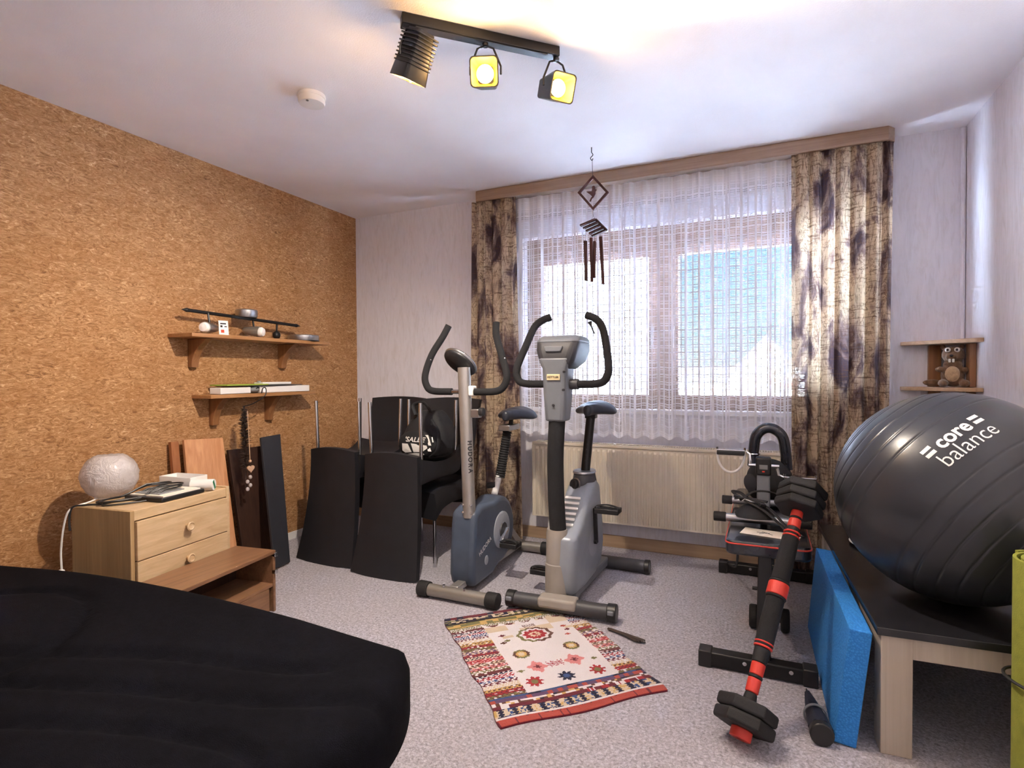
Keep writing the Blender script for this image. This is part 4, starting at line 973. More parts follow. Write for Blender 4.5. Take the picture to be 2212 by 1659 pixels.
MB().loft([sect2(1.185, 0.065, 2.545, 2.69), sect2(1.225, 0.092, 2.535, 2.77), sect2(1.28, 0.108, 2.54, 2.79), sect2(1.325, 0.112, 2.56, 2.77), sect2(1.348, 0.095, 2.60, 2.74)]).build('console', 'dark_grey_plastic', b2, bevel=0.014, seg=3)
MB().loft([sect2(1.318, 0.1135, 2.553, 2.775), sect2(1.335, 0.1085, 2.570, 2.765), sect2(1.352, 0.096, 2.598, 2.745)]).build('console_top', 'grey_plastic', b2, bevel=0.008)
MB().prism([(-0.972, 2.533, 1.297), (-0.875, 2.533, 1.297), (-0.885, 2.530, 1.270), (-0.962, 2.530, 1.270)], (0, 0.012, 0)).build('grip_slot', 'grey_plastic', b2, bevel=0.004)
npz = MB().box((-0.922, 2.534, 1.146), (0.068, 0.008, 0.030)).build('maker_plate', 'label_cream', b2, bevel=0.003)
put_text('plate_lettering', 'KETTLER', 0.0145, (-0.922, 2.5285, 1.146), (1, 0, 0), (0, 0, 1), 'ink', npz, 0.0003)
for x, z in ((-0.87, 1.172), (-0.874, 1.085), (-0.926, 1.01)): MB().cyl((x, 2.548, z), (x, 2.536, z), 0.006, n=10).build('screw_hole', 'ink', b2)
hb_l = [(-0.100, 2.755, 1.462), (-0.150, 2.745, 1.442), (-0.188, 2.735, 1.405), (-0.215, 2.69, 1.31), (-0.238, 2.63, 1.205), (-0.236, 2.618, 1.15), (-0.195, 2.612, 1.115), (-0.05, 2.61, 1.112)]
hb_r = [(0.095, 2.755, 1.462), (0.145, 2.745, 1.440), (0.182, 2.735, 1.395), (0.212, 2.69, 1.31), (0.240, 2.63, 1.205), (0.236, 2.618, 1.15), (0.195, 2.612, 1.115), (0.05, 2.61, 1.112)]
for hb_ in (hb_l, hb_r): MB().tube(catmull([Vector((-0.915 + x, y, z)) for x, y, z in hb_], 6), 0.019, 14).build('handlebar', 'black_foam', b2)
MB().cyl((-0.86, 2.61, 1.112), (-0.82, 2.61, 1.112), 0.026, n=16).build('handle_collar', 'dark_grey_plastic', b2)
MB().tube(catmull([(-0.80, 2.745, 1.425), (-0.792, 2.74, 1.405), (-0.783, 2.735, 1.385), (-0.772, 2.73, 1.365)], 4), [0.012, 0.010, 0.008, 0.006, 0.005, 0.004, 0.004, 0.004, 0.004, 0.004, 0.004, 0.004, 0.004][:13], 8).build('pulse_lead', 'black_plastic', b2)
MB().cyl((-0.985, 2.87, 0.268), (-0.80, 2.87, 0.268), 0.014, n=14).build('crank_axle', 'black_metal', b2)
MB().bar((-0.805, 2.87, 0.262), (-0.805, 2.845, 0.452), 0.014, 0.022, (1, 0, 0)).build('crank_arm', 'black_metal', b2, bevel=0.004)
MB().bar((-0.985, 2.87, 0.27), (-0.985, 2.79, 0.10), 0.014, 0.022, (1, 0, 0)).build('crank_arm', 'black_metal', b2, bevel=0.004)
pedal(b2, (-0.735, 2.845, 0.447), w=0.125); pedal(b2, (-1.075, 2.77, 0.105), w=0.115)
MB().cyl((-0.898, 2.975, 0.60), (-0.874, 3.01, 0.93), 0.025, n=18).build('seat_post', 'black_metal', b2)
for k in range(4):
    t = 0.25 + k * 0.09; p = Vector((-0.898, 2.975, 0.60)).lerp(Vector((-0.874, 3.01, 0.93)), t); MB().cyl(p + Vector((0, -0.022, 0)), p + Vector((0, -0.027, 0)), 0.004, n=8).build('height_hole', 'ink', b2)
MB().box((-0.872, 3.01, 0.925), (0.06, 0.05, 0.022)).build('seat_clamp', 'black_metal', b2, bevel=0.004)
saddle(b2, (-0.870, 3.03, 0.962), 0.245, 0.27, 'seat_skin')

# ------------------------------------------------------------------ kilim rug
RB = Vector((-0.7712, 1.6183, 0)); EU = Vector((0.720, 0.694, 0)); EV = Vector((-0.694, 0.720, 0)); RW, RH = 0.632, 0.86
def c3(r, g, b): return lin((r, g, b))
RED, ORA, MAR, NAV, BLU, CRM, WHT, GLD, OLV, PNK, BRN, BLK, PUR = c3(154, 34, 42), c3(164, 68, 56), c3(100, 28, 44), c3(24, 26, 56), c3(50, 76, 124), c3(198, 180, 156), c3(210, 204, 206), c3(190, 156, 92), c3(112, 108, 66), c3(200, 124, 122), c3(92, 58, 46), c3(34, 28, 32), c3(92, 66, 100)
rr_ = random.Random(11)
side_rows = []
v_ = 0.16
pal = [(OLV, BRN), (RED, MAR), (GLD, BRN), (CRM, WHT), (MAR, WHT), (BLU, WHT), (RED, WHT), (NAV, WHT), (MAR, BRN), (OLV, WHT), (PNK, MAR), (BRN, CRM), (RED, PNK), (CRM, NAV), (MAR, RED), (PUR, CRM)]
while v_ < 0.72:
    h = rr_.uniform(0.016, 0.030); side_rows.append((v_, v_ + h, pal[len(side_rows) % len(pal)], rr_.uniform(0.010, 0.03), rr_.random())); v_ += h
def hsh(a, b): return (math.sin(a * 127.1 + b * 311.7) * 43758.5453) % 1.0
def rugcol(u, v):
    jit = 0.004 * (hsh(int(v / 0.005), 3.0) - 0.5)
    if v < 0.035: return ORA if hsh(int(u / 0.006), int(v / 0.03)) > 0.08 or (int(u / 0.10) % 1) else MAR
    if v < 0.047: return WHT
    if v < 0.088:
        k = (u / 0.05) % 1.0; w = (v - 0.047) / 0.041
        if abs(k - 0.5) < 0.30 - 0.18 * abs(math.sin(w * 3 * PI)): return NAV
        return CRM if hsh(int(u / 0.008), int(v / 0.008)) > 0.35 else (GLD if hsh(int(u / 0.01), 5) > .5 else BLU)
    if v < 0.108: return MAR if hsh(int(u / 0.03), 1) > 0.3 else (WHT if hsh(int(u / 0.009), 2) > 0.5 else RED)
    if v < 0.132:
        q = hsh(int(u / 0.014), int(v / 0.008)); return WHT if q > 0.62 else (BRN if q > 0.3 else (GLD if q > 0.15 else NAV))
    if v < 0.150: return PUR if hsh(int(u / 0.02), 7) > 0.35 else ORA
    if v < 0.162: return BLU if hsh(int(u / 0.05), 9) > 0.2 else NAV
    if v > 0.80:
        if v > 0.835: return MAR if hsh(int(u / 0.03), 4) > 0.25 else NAV
        q = hsh(int(u / 0.016), int(v / 0.009)); return CRM if q > 0.6 else (OLV if q > 0.35 else NAV)
    if v > 0.785: return BLK
    if v > 0.74: return OLV if hsh(int(u / 0.03), int(v / 0.012)) > 0.35 else GLD
    uu = u + jit
    tri = 0.012 * abs(((v / 0.02) % 1.0) - 0.5)
    if 0.148 + tri * 0.4 < uu < 0.535 - tri * 0.4 + 0.02 * (v - 0.16) and v < 0.73 - 0.03 * abs(math.sin(u * 40)):
        def rad(cu, cv, su=1.0): return math.hypot((u - cu) * su, v - cv)
        d = rad(0.346, 0.571, 0.85) + 0.004 * math.sin(10 * math.atan2(v - 0.571, u - 0.346))
        if d < 0.010: return RED
        if d < 0.022: return CRM
        if d < 0.043: return RED
        if d < 0.055: return WHT
        if d < 0.068: return OLV if u < 0.33 else BRN
        for cu, cv in ((0.228, 0.429), (0.453, 0.425)):
            d = max(abs(u - cu), abs(v - cv)) * 0.6 + (abs(u - cu) + abs(v - cv)) * 0.4
            if d < 0.024: return CRM if d < 0.014 else GLD
            if d < 0.037: return BRN if abs(v - cv) < 0.02 else OLV
        for cu, cv in ((0.254, 0.315), (0.414, 0.315)):
            d = abs(u - cu) + abs(v - cv) + 0.006 * math.sin(6 * math.atan2(v - cv, u - cu))
            if d < 0.014: return MAR
            if d < 0.044: return PNK
        if abs(u - 0.332) < 0.034 and abs(v - 0.319 - 0.006 * math.sin(u * 260)) < 0.017: return RED if int((v + u * 0.3) / 0.007) % 2 else WHT
        for cu, cv, ca, cb_ in ((0.203, 0.219, RED, OLV), (0.467, 0.215, RED, OLV), (0.334, 0.216, NAV, BLU)):
            a = math.atan2(v - cv, u - cu); d = math.hypot(u - cu, v - cv); R_ = 0.029 + 0.007 * math.cos(8 * a)
            if d < 0.014: return cb_
            if d < R_: return ca
        if abs(u - 0.349) < 0.03 and abs(v - 0.662) < 0.014 and int((u + v * 0.5) / 0.006) % 2: return BRN
        for cu, cv, ca in ((0.178, 0.302, OLV), (0.493, 0.295, OLV), (0.204, 0.608, MAR), (0.212, 0.559, OLV), (0.50, 0.606, ORA), (0.487, 0.529, ORA), (0.505, 0.57, MAR), (0.19, 0.545, BRN)):
            if abs(u - cu) / 0.018 + abs(v - cv) / 0.010 < 1: return ca
        return WHT if v < 0.58 or hsh(int(u / 0.05), int(v / 0.05)) > 0.45 else CRM
    for (a, b, (ca, cb_), per, ph) in side_rows:
        if a <= v < b:
            k = ((u / per) + ph + 0.3 * math.sin(v * 300)) % 1.0
            q = hsh(int(u / 0.009), int(v / 0.007))
            if q > 0.88: return WHT
            return ca if k < 0.6 else cb_
    return MAR
NU, NV = 126, 172
rg = MB(); cols = []
def rz_(u, v): return 0.007 + 0.0018 * math.sin(u * 21 + 1) * math.sin(v * 15) + 0.0006 * hsh(int(u * 300), int(v * 300))
def rp_(u, v):
    wv = 0.006 * math.sin(v * 17 + 1.0) + 0.004 * math.sin(v * 41)
    eu = u + wv * (1 if u > RW / 2 else -0.8) * (abs(u - RW / 2) / (RW / 2)) ** 3
    ev = v + 0.008 * math.sin(u * 14 + 0.6) * max(0, 1 - v / 0.2)
    p = RB + EU * eu + EV * ev; p.z = rz_(u, v); return p
for j in range(NV):
    for i in range(NU):
        u0, u1, v0, v1 = RW * i / NU, RW * (i + 1) / NU, RH * j / NV, RH * (j + 1) / NV
        cols.append(rugcol((u0 + u1) / 2, (v0 + v1) / 2))
rvs = [rp_(RW * i / NU, RH * j / NV) for j in range(NV + 1) for i in range(NU + 1)]
rfs = [[j * (NU + 1) + i, j * (NU + 1) + i + 1, (j + 1) * (NU + 1) + i + 1, (j + 1) * (NU + 1) + i] for j in range(NV) for i in range(NU)]
# turned-down border so the rug has thickness
per = [i for i in range(NU + 1)] + [j * (NU + 1) + NU for j in range(1, NV + 1)] + [NV * (NU + 1) + i for i in range(NU - 1, -1, -1)] + [j * (NU + 1) for j in range(NV - 1, 0, -1)]
base = len(rvs)
for k in per: p = rvs[k].copy(); p.z = 0.0005; rvs.append(p)
nP = len(per); rfs2 = [[per[k], base + k, base + (k + 1) % nP, per[(k + 1) % nP]] for k in range(nP)]
rug = thing('kilim_rug', 'small colourful woven kilim rug on the carpet', 'rug', RB + EU * RW / 2 + EV * RH / 2)
rg.add(rvs, rfs + rfs2); ro = rg.build('weave', 'kilim_wool', rug, fix=False, ang=180)
ca_ = ro.data.color_attributes.new('weave', 'FLOAT_COLOR', 'CORNER'); allc = cols + [MAR] * nP
for p in ro.data.polygons:
    for li in p.loop_indices: ca_.data[li].color = allc[p.index]
ts = MB(); rnd = random.Random(8)
for k in range(26):
    a = Vector((-0.628 + rnd.uniform(-0.01, 0.01), 2.452 + rnd.uniform(-0.008, 0.008), 0.008)); b = Vector((-0.475 + rnd.uniform(-0.02, 0.02), 2.386 + rnd.uniform(-0.012, 0.012), 0.005 + rnd.uniform(0, 0.012)))
    ts.tube([a, (a + b) / 2 + Vector((rnd.uniform(-.008, .008), rnd.uniform(-.008, .008), 0.004)), b], 0.0022, 4)
tag(ts.build('tassel', 'garland_dark', rug, fix=False), kind='stuff')

# ------------------------------------------------------------------ black upholstered lounger in the foreground
sf = thing('padded_lounger', 'large black upholstered lounger with stitched panels in the foreground', 'lounger', (-1.8, 0.6, 0))
X0, X1, Y0, Y1 = -2.98, -0.70, -0.15, 1.215
seams = [[(-2.45, 0.55), (-2.1, 0.93), (-1.85, 0.98), (-1.68, 0.86), (-1.62, 0.7), (-1.7, 0.5)],
         [(-1.72, 0.72), (-1.35, 0.88), (-1.05, 0.965), (-0.95, 1.02)],
         [(-1.65, 0.62), (-1.3, 0.76), (-0.98, 0.86), (-0.76, 0.98)],
         [(-1.75, 0.40), (-1.45, 0.55), (-1.15, 0.68), (-0.92, 0.735), (-0.83, 0.70), (-0.79, 0.60), (-0.775, 0.4)]]
seam_pts = [catmull([Vector((a, b, 0)) for a, b in s], 12) for s in seams]
def topz(x, y):
    z = 0.445 + 0.055 * math.exp(-((x + 1.75) / 0.8) ** 2) * max(0.0, min(1.0, (y - 0.2) / 0.9)) + 0.03 * math.exp(-((x + 2.2) / 0.4) ** 2 - ((y - 0.7) / 0.35) ** 2)
    # puffed panel by the foot end
    z += 0.022 * max(0, 1 - ((x + 1.15) / 0.42) ** 2) * max(0, 1 - ((y - 0.35) / 0.36) ** 2)
    dm = 9
    for sp in seam_pts:
        for q in sp:
            d = (q.x - x) ** 2 + (q.y - y) ** 2
            if d < dm: dm = d
    return z - 0.016 * math.exp(-dm / (0.018 ** 2))
def ssq(t):  # ease to the rim
    return t
NX, NY = 120, 84
def sfn(u, v):
    a, b = 2 * u - 1, 2 * v - 1
    yy = Y0 + (Y1 - Y0) * v; x1 = -0.738 - 0.10 * max(0.0, (yy - 0.92) / 0.28) ** 2
    x = X0 + (x1 - X0) * u; y1 = Y1 - 0.07 * max(0.0, (-1.2 - x) / 1.2)
    y = Y0 + (y1 - Y0) * v
    e = min((1 - abs(a)) * (X1 - X0) / 2, (1 - abs(b)) * (Y1 - Y0) / 2)
    R = 0.075
    drop = 0 if e > R else R - math.sqrt(max(0, R * R - (R - e) ** 2))
    return Vector((x, y, topz(x, y) - drop))
tp_ = MB().grid(sfn, NX, NY)
per = [i for i in range(NX + 1)] + [j * (NX + 1) + NX for j in range(1, NY + 1)] + [NY * (NX + 1) + i for i in range(NX - 1, -1, -1)] + [j * (NX + 1) for j in range(NY - 1, 0, -1)]
prev = per
cs_ = Vector(((X0 + X1) / 2, (Y0 + Y1) / 2, 0))
for (zz, k, dx) in ((0.30, 1.0, 0.0), (0.17, 0.95, 0.05), (0.03, 0.80, 0.22)):
    ring = []
    for q in per:
        p = tp_.v[q]; px = cs_.x + (p.x - cs_.x) * k - (dx if p.x > -1.2 else 0); py = cs_.y + (p.y - cs_.y) * (k + 0.1 * (1 - k)); ring.append(Vector((px, py, min(zz, p.z))))
    b0 = len(tp_.v); tp_.v += ring; n_ = len(ring)
    tp_.f += [[prev[i], b0 + i, b0 + (i + 1) % n_, prev[(i + 1) % n_]] for i in range(n_)]
    prev = [b0 + i for i in range(n_)]
tp_.f.append(prev)
tp_.build('upholstery', 'sofa_fabric', sf, ang=70)
for x in (-2.4, -1.3):
    for y in (0.15, 0.95): MB().cyl((x, y, 0.0), (x, y, 0.04), 0.03, n=14).build('foot', 'black_plastic', sf)

# ------------------------------------------------------------------ low table with the exercise ball
TR = math.radians(2.5); TO = Vector((0.330, 1.985, 0)); TW, TD = 0.60, 1.22
tx, ty = Vector((math.cos(TR), math.sin(TR), 0)), Vector((-math.sin(TR), math.cos(TR), 0))
tb = thing('low_table', 'low table with black top and pale square legs', 'table', TO + tx * TW / 2 + ty * TD / 2)
def tbox(a0, a1, d0, d1, z0, z1):
    P = [TO + tx * a0 + ty * d0, TO + tx * a1 + ty * d0, TO + tx * a1 + ty * d1, TO + tx * a0 + ty * d1]
    return MB().hexa([p + Vector((0, 0, z0)) for p in P] + [p + Vector((0, 0, z1)) for p in P])
tbox(-0.012, TW + 0.004, -0.012, TD + 0.012, 0.366, 0.390).build('table_top', 'table_black', tb, bevel=0.002)
for a in (0, TW - 0.082):
    for d in (0, TD - 0.082): tbox(a, a + 0.082, d, d + 0.082, 0.0, 0.366).build('leg', 'table_leg_wood', tb, bevel=0.002)
tbox(0.082, TW - 0.082, 0.004, 0.024, 0.300, 0.366).build('apron', 'table_leg_wood', tb); tbox(0.082, TW - 0.082, TD - 0.024, TD - 0.004, 0.300, 0.366).build('apron', 'table_leg_wood', tb)
tbox(0.004, 0.024, 0.082, TD - 0.082, 0.300, 0.366).build('apron', 'table_leg_wood', tb); tbox(TW - 0.024, TW - 0.004, 0.082, TD - 0.082, 0.300, 0.366).build('apron', 'table_leg_wood', tb)
bl_ = thing('exercise_ball', 'large dark grey exercise ball resting on the low table', 'exercise ball', (0.590, 2.324, 0.39))
BC = Vector((0.590, 2.324, 0.741)); BR_ = 0.3505
bax = Vector((-0.643, 0.569, 0.513)).normalized(); FB = frame(bax)
grooves = [math.radians(g) for g in (13, 22, 31, 38, 47, 50, 54, 58, 66, -16, -24, -33, -42, -52, -62)]
prof = []
for k in range(361):
    la = math.radians(-90 + k * 0.5); g = sum(math.exp(-((la - q) / 0.0085) ** 2) for q in grooves); r = BR_ * (1 - 0.0075 * g)
    prof.append((max(1e-4, math.cos(la) * r), math.sin(la) * r))
bm_ = MB().lathe(prof, 96, BC, FB)
for p in bm_.v:
    if p.z < 0.3925: p.z = 0.3925
bm_.build('ball_shell', 'ball_vinyl', bl_, ang=180)
n0 = Vector((-0.158, -0.754, 0.638)).normalized(); tdir = Vector((0.752, 0.344, 0.562)); tdir = (tdir - n0 * tdir.dot(n0)).normalized(); udir = n0.cross(tdir).normalized()
if udir.z < 0: udir = -udir
def onball(x, y):
    v = (n0 + tdir * (x / BR_) + udir * (y / BR_)).normalized(); return BC + v * (BR_ + 0.0012)
def ball_text(txt, size, x0, y0, bold, nm):
    vs, fs = text_mesh(txt, size, bold)
    MB().add([onball(x0 + p.x, y0 + p.y) for p in vs], fs).build(nm, 'white_print', bl_, smooth=False, fix=False)
ball_text('core', 0.062, 0.0, 0.018, 0.0016, 'bold_lettering'); ball_text('balance', 0.066, 0.004, -0.030, -0.0004, 'thin_lettering')
for sx in (-1, 1):
    for dy in (0.010, 0.030):
        a, b = (0.072, 0.106) if sx > 0 else (-0.106, -0.072)
        MB().add([onball(a, dy - 0.006), onball(b, dy - 0.006), onball(b, dy + 0.006), onball(a, dy + 0.006)], [[0, 1, 2, 3]]).build('print_bar', 'white_print', bl_, smooth=False, fix=False)
MB().lathe([(0.010, 0), (0.010, 0.004), (0.001, 0.005)], 12, BC + (-FB.col[2]) * (BR_ - 0.002), frame(-FB.col[2])).build('valve_plug', 'black_plastic', bl_)
plt = tag(MB().lathe([(0.001, 0.3915), (0.09, 0.3915), (0.14, 0.400), (0.142, 0.404), (0.09, 0.396), (0.001, 0.395)], 40, (0.500, 2.90, 0)).build('white_plate', 'white_plastic'), 'white round plate on the low table behind the ball', 'plate')

# ------------------------------------------------------------------ blue foam slab, green mat roll, folded umbrella
A0, A1 = Vector((0.206, 1.975, 0.0)), Vector((0.190, 2.835, 0.0)); T0, T1 = Vector((0.2475, 1.975, 0.372)), Vector((0.2225, 2.835, 0.372))
nn = Vector((0.060, 0, -0.0065))
bs = thing('blue_foam_slab', 'thick light blue foam slab leaning against the low table', 'foam slab', (0.22, 2.4, 0))
up_ = Vector((0, 0, 0.0075))
MB().hexa([A0 + up_, A1 + up_, A1 + nn + up_, A0 + nn + up_, T0, T1, T1 + nn, T0 + nn]).build('foam_body', 'blue_foam', bs, smooth=False, bevel=0.003)
mr_ = thing('green_mat_roll', 'olive green exercise mat rolled up and standing by the table', 'exercise mat', (0.700, 1.845, 0))
def spiral(r0, r1, turns, n=120, th=0.008):
    out = []; inn = []
    for i in range(n + 1):
        t = i / n; a = 2 * PI * turns * t + 2.2; r = r0 + (r1 - r0) * t
        out.append((math.cos(a) * r, math.sin(a) * r)); inn.append((math.cos(a) * (r - th), math.sin(a) * (r - th)))
    return out, inn
def mat_roll(c, z0, z1, r0, r1, turns, nm):
    o_, i_ = spiral(r0, r1, turns); n = len(o_); vs = []
    for (x, y) in o_ + i_: vs.append((c[0] + x, c[1] + y, z0))
    for (x, y) in o_ + i_: vs.append((c[0] + x, c[1] + y, z1))
    N2 = 2 * n; fs = []
    for i in range(n - 1):
        fs += [[i, i + 1, N2 + i + 1, N2 + i], [n + i + 1, n + i, N2 + n + i, N2 + n + i + 1], [N2 + i, N2 + i + 1, N2 + n + i + 1, N2 + n + i], [i + 1, i, n + i, n + i + 1]]
    fs += [[0, N2, N2 + n, n], [n - 1, n + n - 1, N2 + n + n - 1, N2 + n - 1]]
    return MB().add(vs, fs).build(nm, 'green_mat', mr_, ang=50)
mat_roll((0.690, 1.850), 0.002, 0.675, 0.055, 0.104, 3.0, 'outer_roll')
mat_roll((0.690, 1.852), 0.10, 0.732, 0.018, 0.043, 2.5, 'inner_roll')
MB().tube([(0.690 + math.cos(2 * PI * k / 32) * 0.106, 1.850 + math.sin(2 * PI * k / 32) * 0.106, 0.352 + 0.012 * math.cos(2 * PI * k / 32 + 2.6)) for k in range(32)], 0.004, 6, closed=True).build('elastic_band', 'black_rubber', mr_)
ub = thing('folded_umbrella', 'short dark folded umbrella lying on the carpet by the blue slab', 'umbrella', (0.165, 2.08, 0))
ua, uc = Vector((0.172, 1.945, 0.036)), Vector((0.150, 2.225, 0.016)); ud = (uc - ua)
fo = []
for k in range(12):
    t = k / 11; r = 0.034 * (1 - 0.72 * t ** 1.4)
    fo.append([ua + ud * (0.10 + 0.9 * t) + frame(ud) @ Vector((math.cos(a) * r * (1 + 0.08 * math.sin(7 * a)), math.sin(a) * r * (1 + 0.08 * math.sin(7 * a)), 0)) for a in [2 * PI * i / 28 for i in range(28)]])
MB().loft(fo).build('folded_canopy', 'navy_nylon', ub, ang=60)
MB().cyl(ua, ua + ud * 0.11, 0.035, 0.034, 22).build('handle', 'black_plastic', ub, bevel=0.004)
MB().cyl(uc, uc + ud.normalized() * 0.03, 0.004, 0.003, 8).build('tip', 'black_metal', ub)
MB().tube([ua + ud * 0.45 + frame(ud) @ Vector((math.cos(2 * PI * i / 24) * 0.0335, math.sin(2 * PI * i / 24) * 0.0335, 0)) for i in range(24)], 0.004, 6, closed=True).build('strap', 'grey_cloth', ub)

# ------------------------------------------------------------------ weight bench and its load
bn = thing('weight_bench', 'black padded weight bench with red piping beside the low table', 'weight bench', (0.02, 2.95, 0))
def pad(y0, y1, z0, z1, x0=-0.135, x1=0.175):
    pts = []; r = 0.035
    for (cx0, cy0, a0) in ((x1 - r, y1 - r, 0), (x0 + r, y1 - r, PI / 2), (x0 + r, y0 + r, PI), (x1 - r, y0 + r, 3 * PI / 2)):
        for j in range(6): a = a0 + PI / 2 * j / 5; pts.append((cx0 + math.cos(a) * r, cy0 + math.sin(a) * r, z0))
    o = MB().prism(pts, (0, 0, z1 - z0)).build('pad', 'black_vinyl', bn, bevel=0.010, seg=3)
    MB().tube([(p[0], p[1], z1 - 0.012) for p in pts], 0.0035, 6, closed=True).build('piping', 'red_rubber', o)
pad(2.385, 2.765, 0.432, 0.490); pad(2.775, 3.50, 0.432, 0.490)
MB().bar((0.02, 2.42, 0.415), (0.02, 3.46, 0.415), 0.05, 0.032).build('top_beam', 'black_metal', bn, bevel=0.003)
MB().bar((0.012, 2.44, 0.43), (0.005, 2.345, 0.05), 0.052, 0.052, (0, 1, 0)).build('front_post', 'black_metal', bn, bevel=0.004)
MB().bar((0.02, 3.40, 0.43), (0.02, 3.44, 0.05), 0.052, 0.052, (0, 1, 0)).build('rear_post', 'black_metal', bn, bevel=0.004)
for (x0, x1, y) in ((-0.205, 0.165, 2.325), (-0.205, 0.245, 3.455)):
    o = MB().bar((x0, y, 0.033), (x1, y, 0.033), 0.056, 0.056).build('floor_bar', 'black_metal', bn, bevel=0.006)
    for x in (x0, x1): MB().box((x, y, 0.033), (0.05, 0.064, 0.064)).build('end_cap', 'black_plastic', o, bevel=0.004)
    for x in (-0.06, 0.10): MB().cyl((x, y - 0.03, 0.045), (x, y - 0.036, 0.045), 0.008, n=8).build('bolt', 'chrome', o)
MB().bar((0.0, 2.345, 0.062), (0.0, 2.46, 0.09), 0.035, 0.01).build('gusset', 'black_metal', bn)
MB().cyl((-0.035, 2.41, 0.30), (0.07, 2.41, 0.30), 0.007, n=10).build('lock_pin', 'black_metal', bn)
MB().tube(catmull([(-0.09, 2.44, 0.43), (-0.10, 2.60, 0.33), (-0.13, 3.1, 0.15), (-0.17, 3.38, 0.07), (-0.18, 3.42, 0.066)], 8), 0.005, 6).build('cable', 'black_rubber', bn)
dbl = thing('small_dumbbell', 'small round black dumbbell on the floor behind the bench post', 'dumbbell', (0.04, 2.75, 0))
for x in (-0.035, 0.095): MB().cyl((x - 0.018, 2.75, 0.052), (x + 0.018, 2.75, 0.052), 0.051, n=24).build('weight_disc', 'black_rubber', dbl, bevel=0.008)
MB().cyl((-0.04, 2.75, 0.052), (0.10, 2.75, 0.052), 0.014, n=14).build('grip', 'black_metal', dbl)
PZ = 0.491
kbl = thing('kettlebell', 'large black kettlebell standing on the weight bench', 'kettlebell', (0.035, 3.19, PZ))
MB().lathe([(0.001, PZ), (0.075, PZ + 0.0005), (0.105, PZ + 0.035), (0.118, PZ + 0.095), (0.108, PZ + 0.155), (0.078, PZ + 0.20), (0.03, PZ + 0.22), (0.001, PZ + 0.222)], 32, (0.035, 3.19, 0)).build('bell_body', 'black_rubber', kbl, sub=1)
hpts = [(-0.045, PZ + 0.18), (-0.040, PZ + 0.27), (-0.028, PZ + 0.34), (0.010, PZ + 0.378), (0.055, PZ + 0.378), (0.095, PZ + 0.34), (0.110, PZ + 0.26), (0.118, PZ + 0.17)]
MB().tube(catmull([(x, 3.19, z) for x, z in hpts], 6), 0.027, 14).build('handle', 'black_vinyl', kbl)
MB().tube([(-0.041 + math.cos(2 * PI * k / 18) * 0.029, 3.19 + math.sin(2 * PI * k / 18) * 0.029, PZ + 0.245) for k in range(18)], 0.004, 6, closed=True).build('handle_ring', 'chrome', kbl)
MB().lathe([(0.045, 0.0), (0.045, 0.006), (0.038, 0.008), (0.001, 0.006)], 24, (-0.052, 3.108, PZ + 0.105), frame((-0.72, -0.69, 0.0))).build('side_emblem', 'dark_grey_plastic', kbl)
pe = thing('pedal_exerciser', 'mini pedal exerciser with small display standing on the weight bench', 'pedal exerciser', (0.01, 2.85, PZ))
for (y, x0, x1, cl) in ((2.655, -0.195, 0.19, 0.048), (3.02, -0.182, 0.19, 0.044)):
    o = MB().cyl((x0, y, PZ + 0.026), (x1, y, PZ + 0.026), 0.018, n=16).build('foot_tube', 'brushed_steel', pe)
    MB().cyl((x0 - 0.004, y, PZ + 0.026), (x0 + cl, y, PZ + 0.026), 0.0215, n=16).build('rubber_cap', 'black_rubber', o, bevel=0.003)
    MB().cyl((x1 - cl, y, PZ + 0.026), (x1 + 0.004, y, PZ + 0.026), 0.0215, n=16).build('rubber_cap', 'black_rubber', o, bevel=0.003)
MB().bar((0.008, 2.66, PZ + 0.03), (0.008, 3.02, PZ + 0.03), 0.03, 0.03).build('base_beam', 'dark_grey_plastic', pe, bevel=0.004)
MB().bar((0.006, 2.90, PZ + 0.03), (0.006, 2.93, 0.70), 0.058, 0.05, (0, 1, 0)).build('post', 'grey_plastic', pe, bevel=0.006)
dh = MB().box((0.006, 2.92, 0.715), (0.068, 0.062, 0.085)).build('display_head', 'black_plastic', pe, bevel=0.008)
MB().box((0.006, 2.888, 0.713), (0.036, 0.003, 0.022)).build('screen', 'grey_cloth', dh, bevel=0.001)
MB().box((0.006, 2.888, 0.692), (0.012, 0.004, 0.006)).build('button', 'red_rubber', dh)
MB().cyl((-0.06, 2.945, 0.712), (0.075, 2.945, 0.712), 0.009, n=12).build('crank_axle', 'chrome', pe)
MB().tube([(-0.045, 2.945, 0.712), (-0.052, 2.945, 0.715), (-0.056, 2.948, 0.765), (-0.07, 2.95, 0.774)], 0.007, 8).build('crank_arm', 'chrome', pe)
MB().tube([(0.05, 2.945, 0.712), (0.066, 2.945, 0.708), (0.072, 2.942, 0.672), (0.095, 2.94, 0.662)], 0.007, 8).build('crank_arm', 'chrome', pe)
for (x0, x1, z, y, ring) in ((-0.205, -0.078, 0.770, 2.95, 1), (0.098, 0.228, 0.656, 2.94, 0)):
    o = MB().box(((x0 + x1) / 2, y, z), (x1 - x0, 0.075, 0.022)).build('pedal', 'black_plastic', pe, bevel=0.004)
    MB().box(((x0 + x1) / 2, y, z + 0.013), (x1 - x0 + 0.004, 0.06, 0.005)).build('pedal_plate', 'chrome', o, bevel=0.001)
    for x in (x0, x1): MB().cyl((x, y, z + 0.01), (x, y, z + 0.024), 0.005, n=8).build('pedal_pin', 'chrome', o)
    if ring: MB().tube([((x0 + x1) / 2 + math.cos(a) * (x1 - x0) / 2, y, z - 0.005 + math.sin(a) * 0.095) for a in [PI + PI * k / 20 for k in range(21)]], 0.006, 8).build('foot_strap', 'white_plastic', o)
ipz = PZ + 0.0005
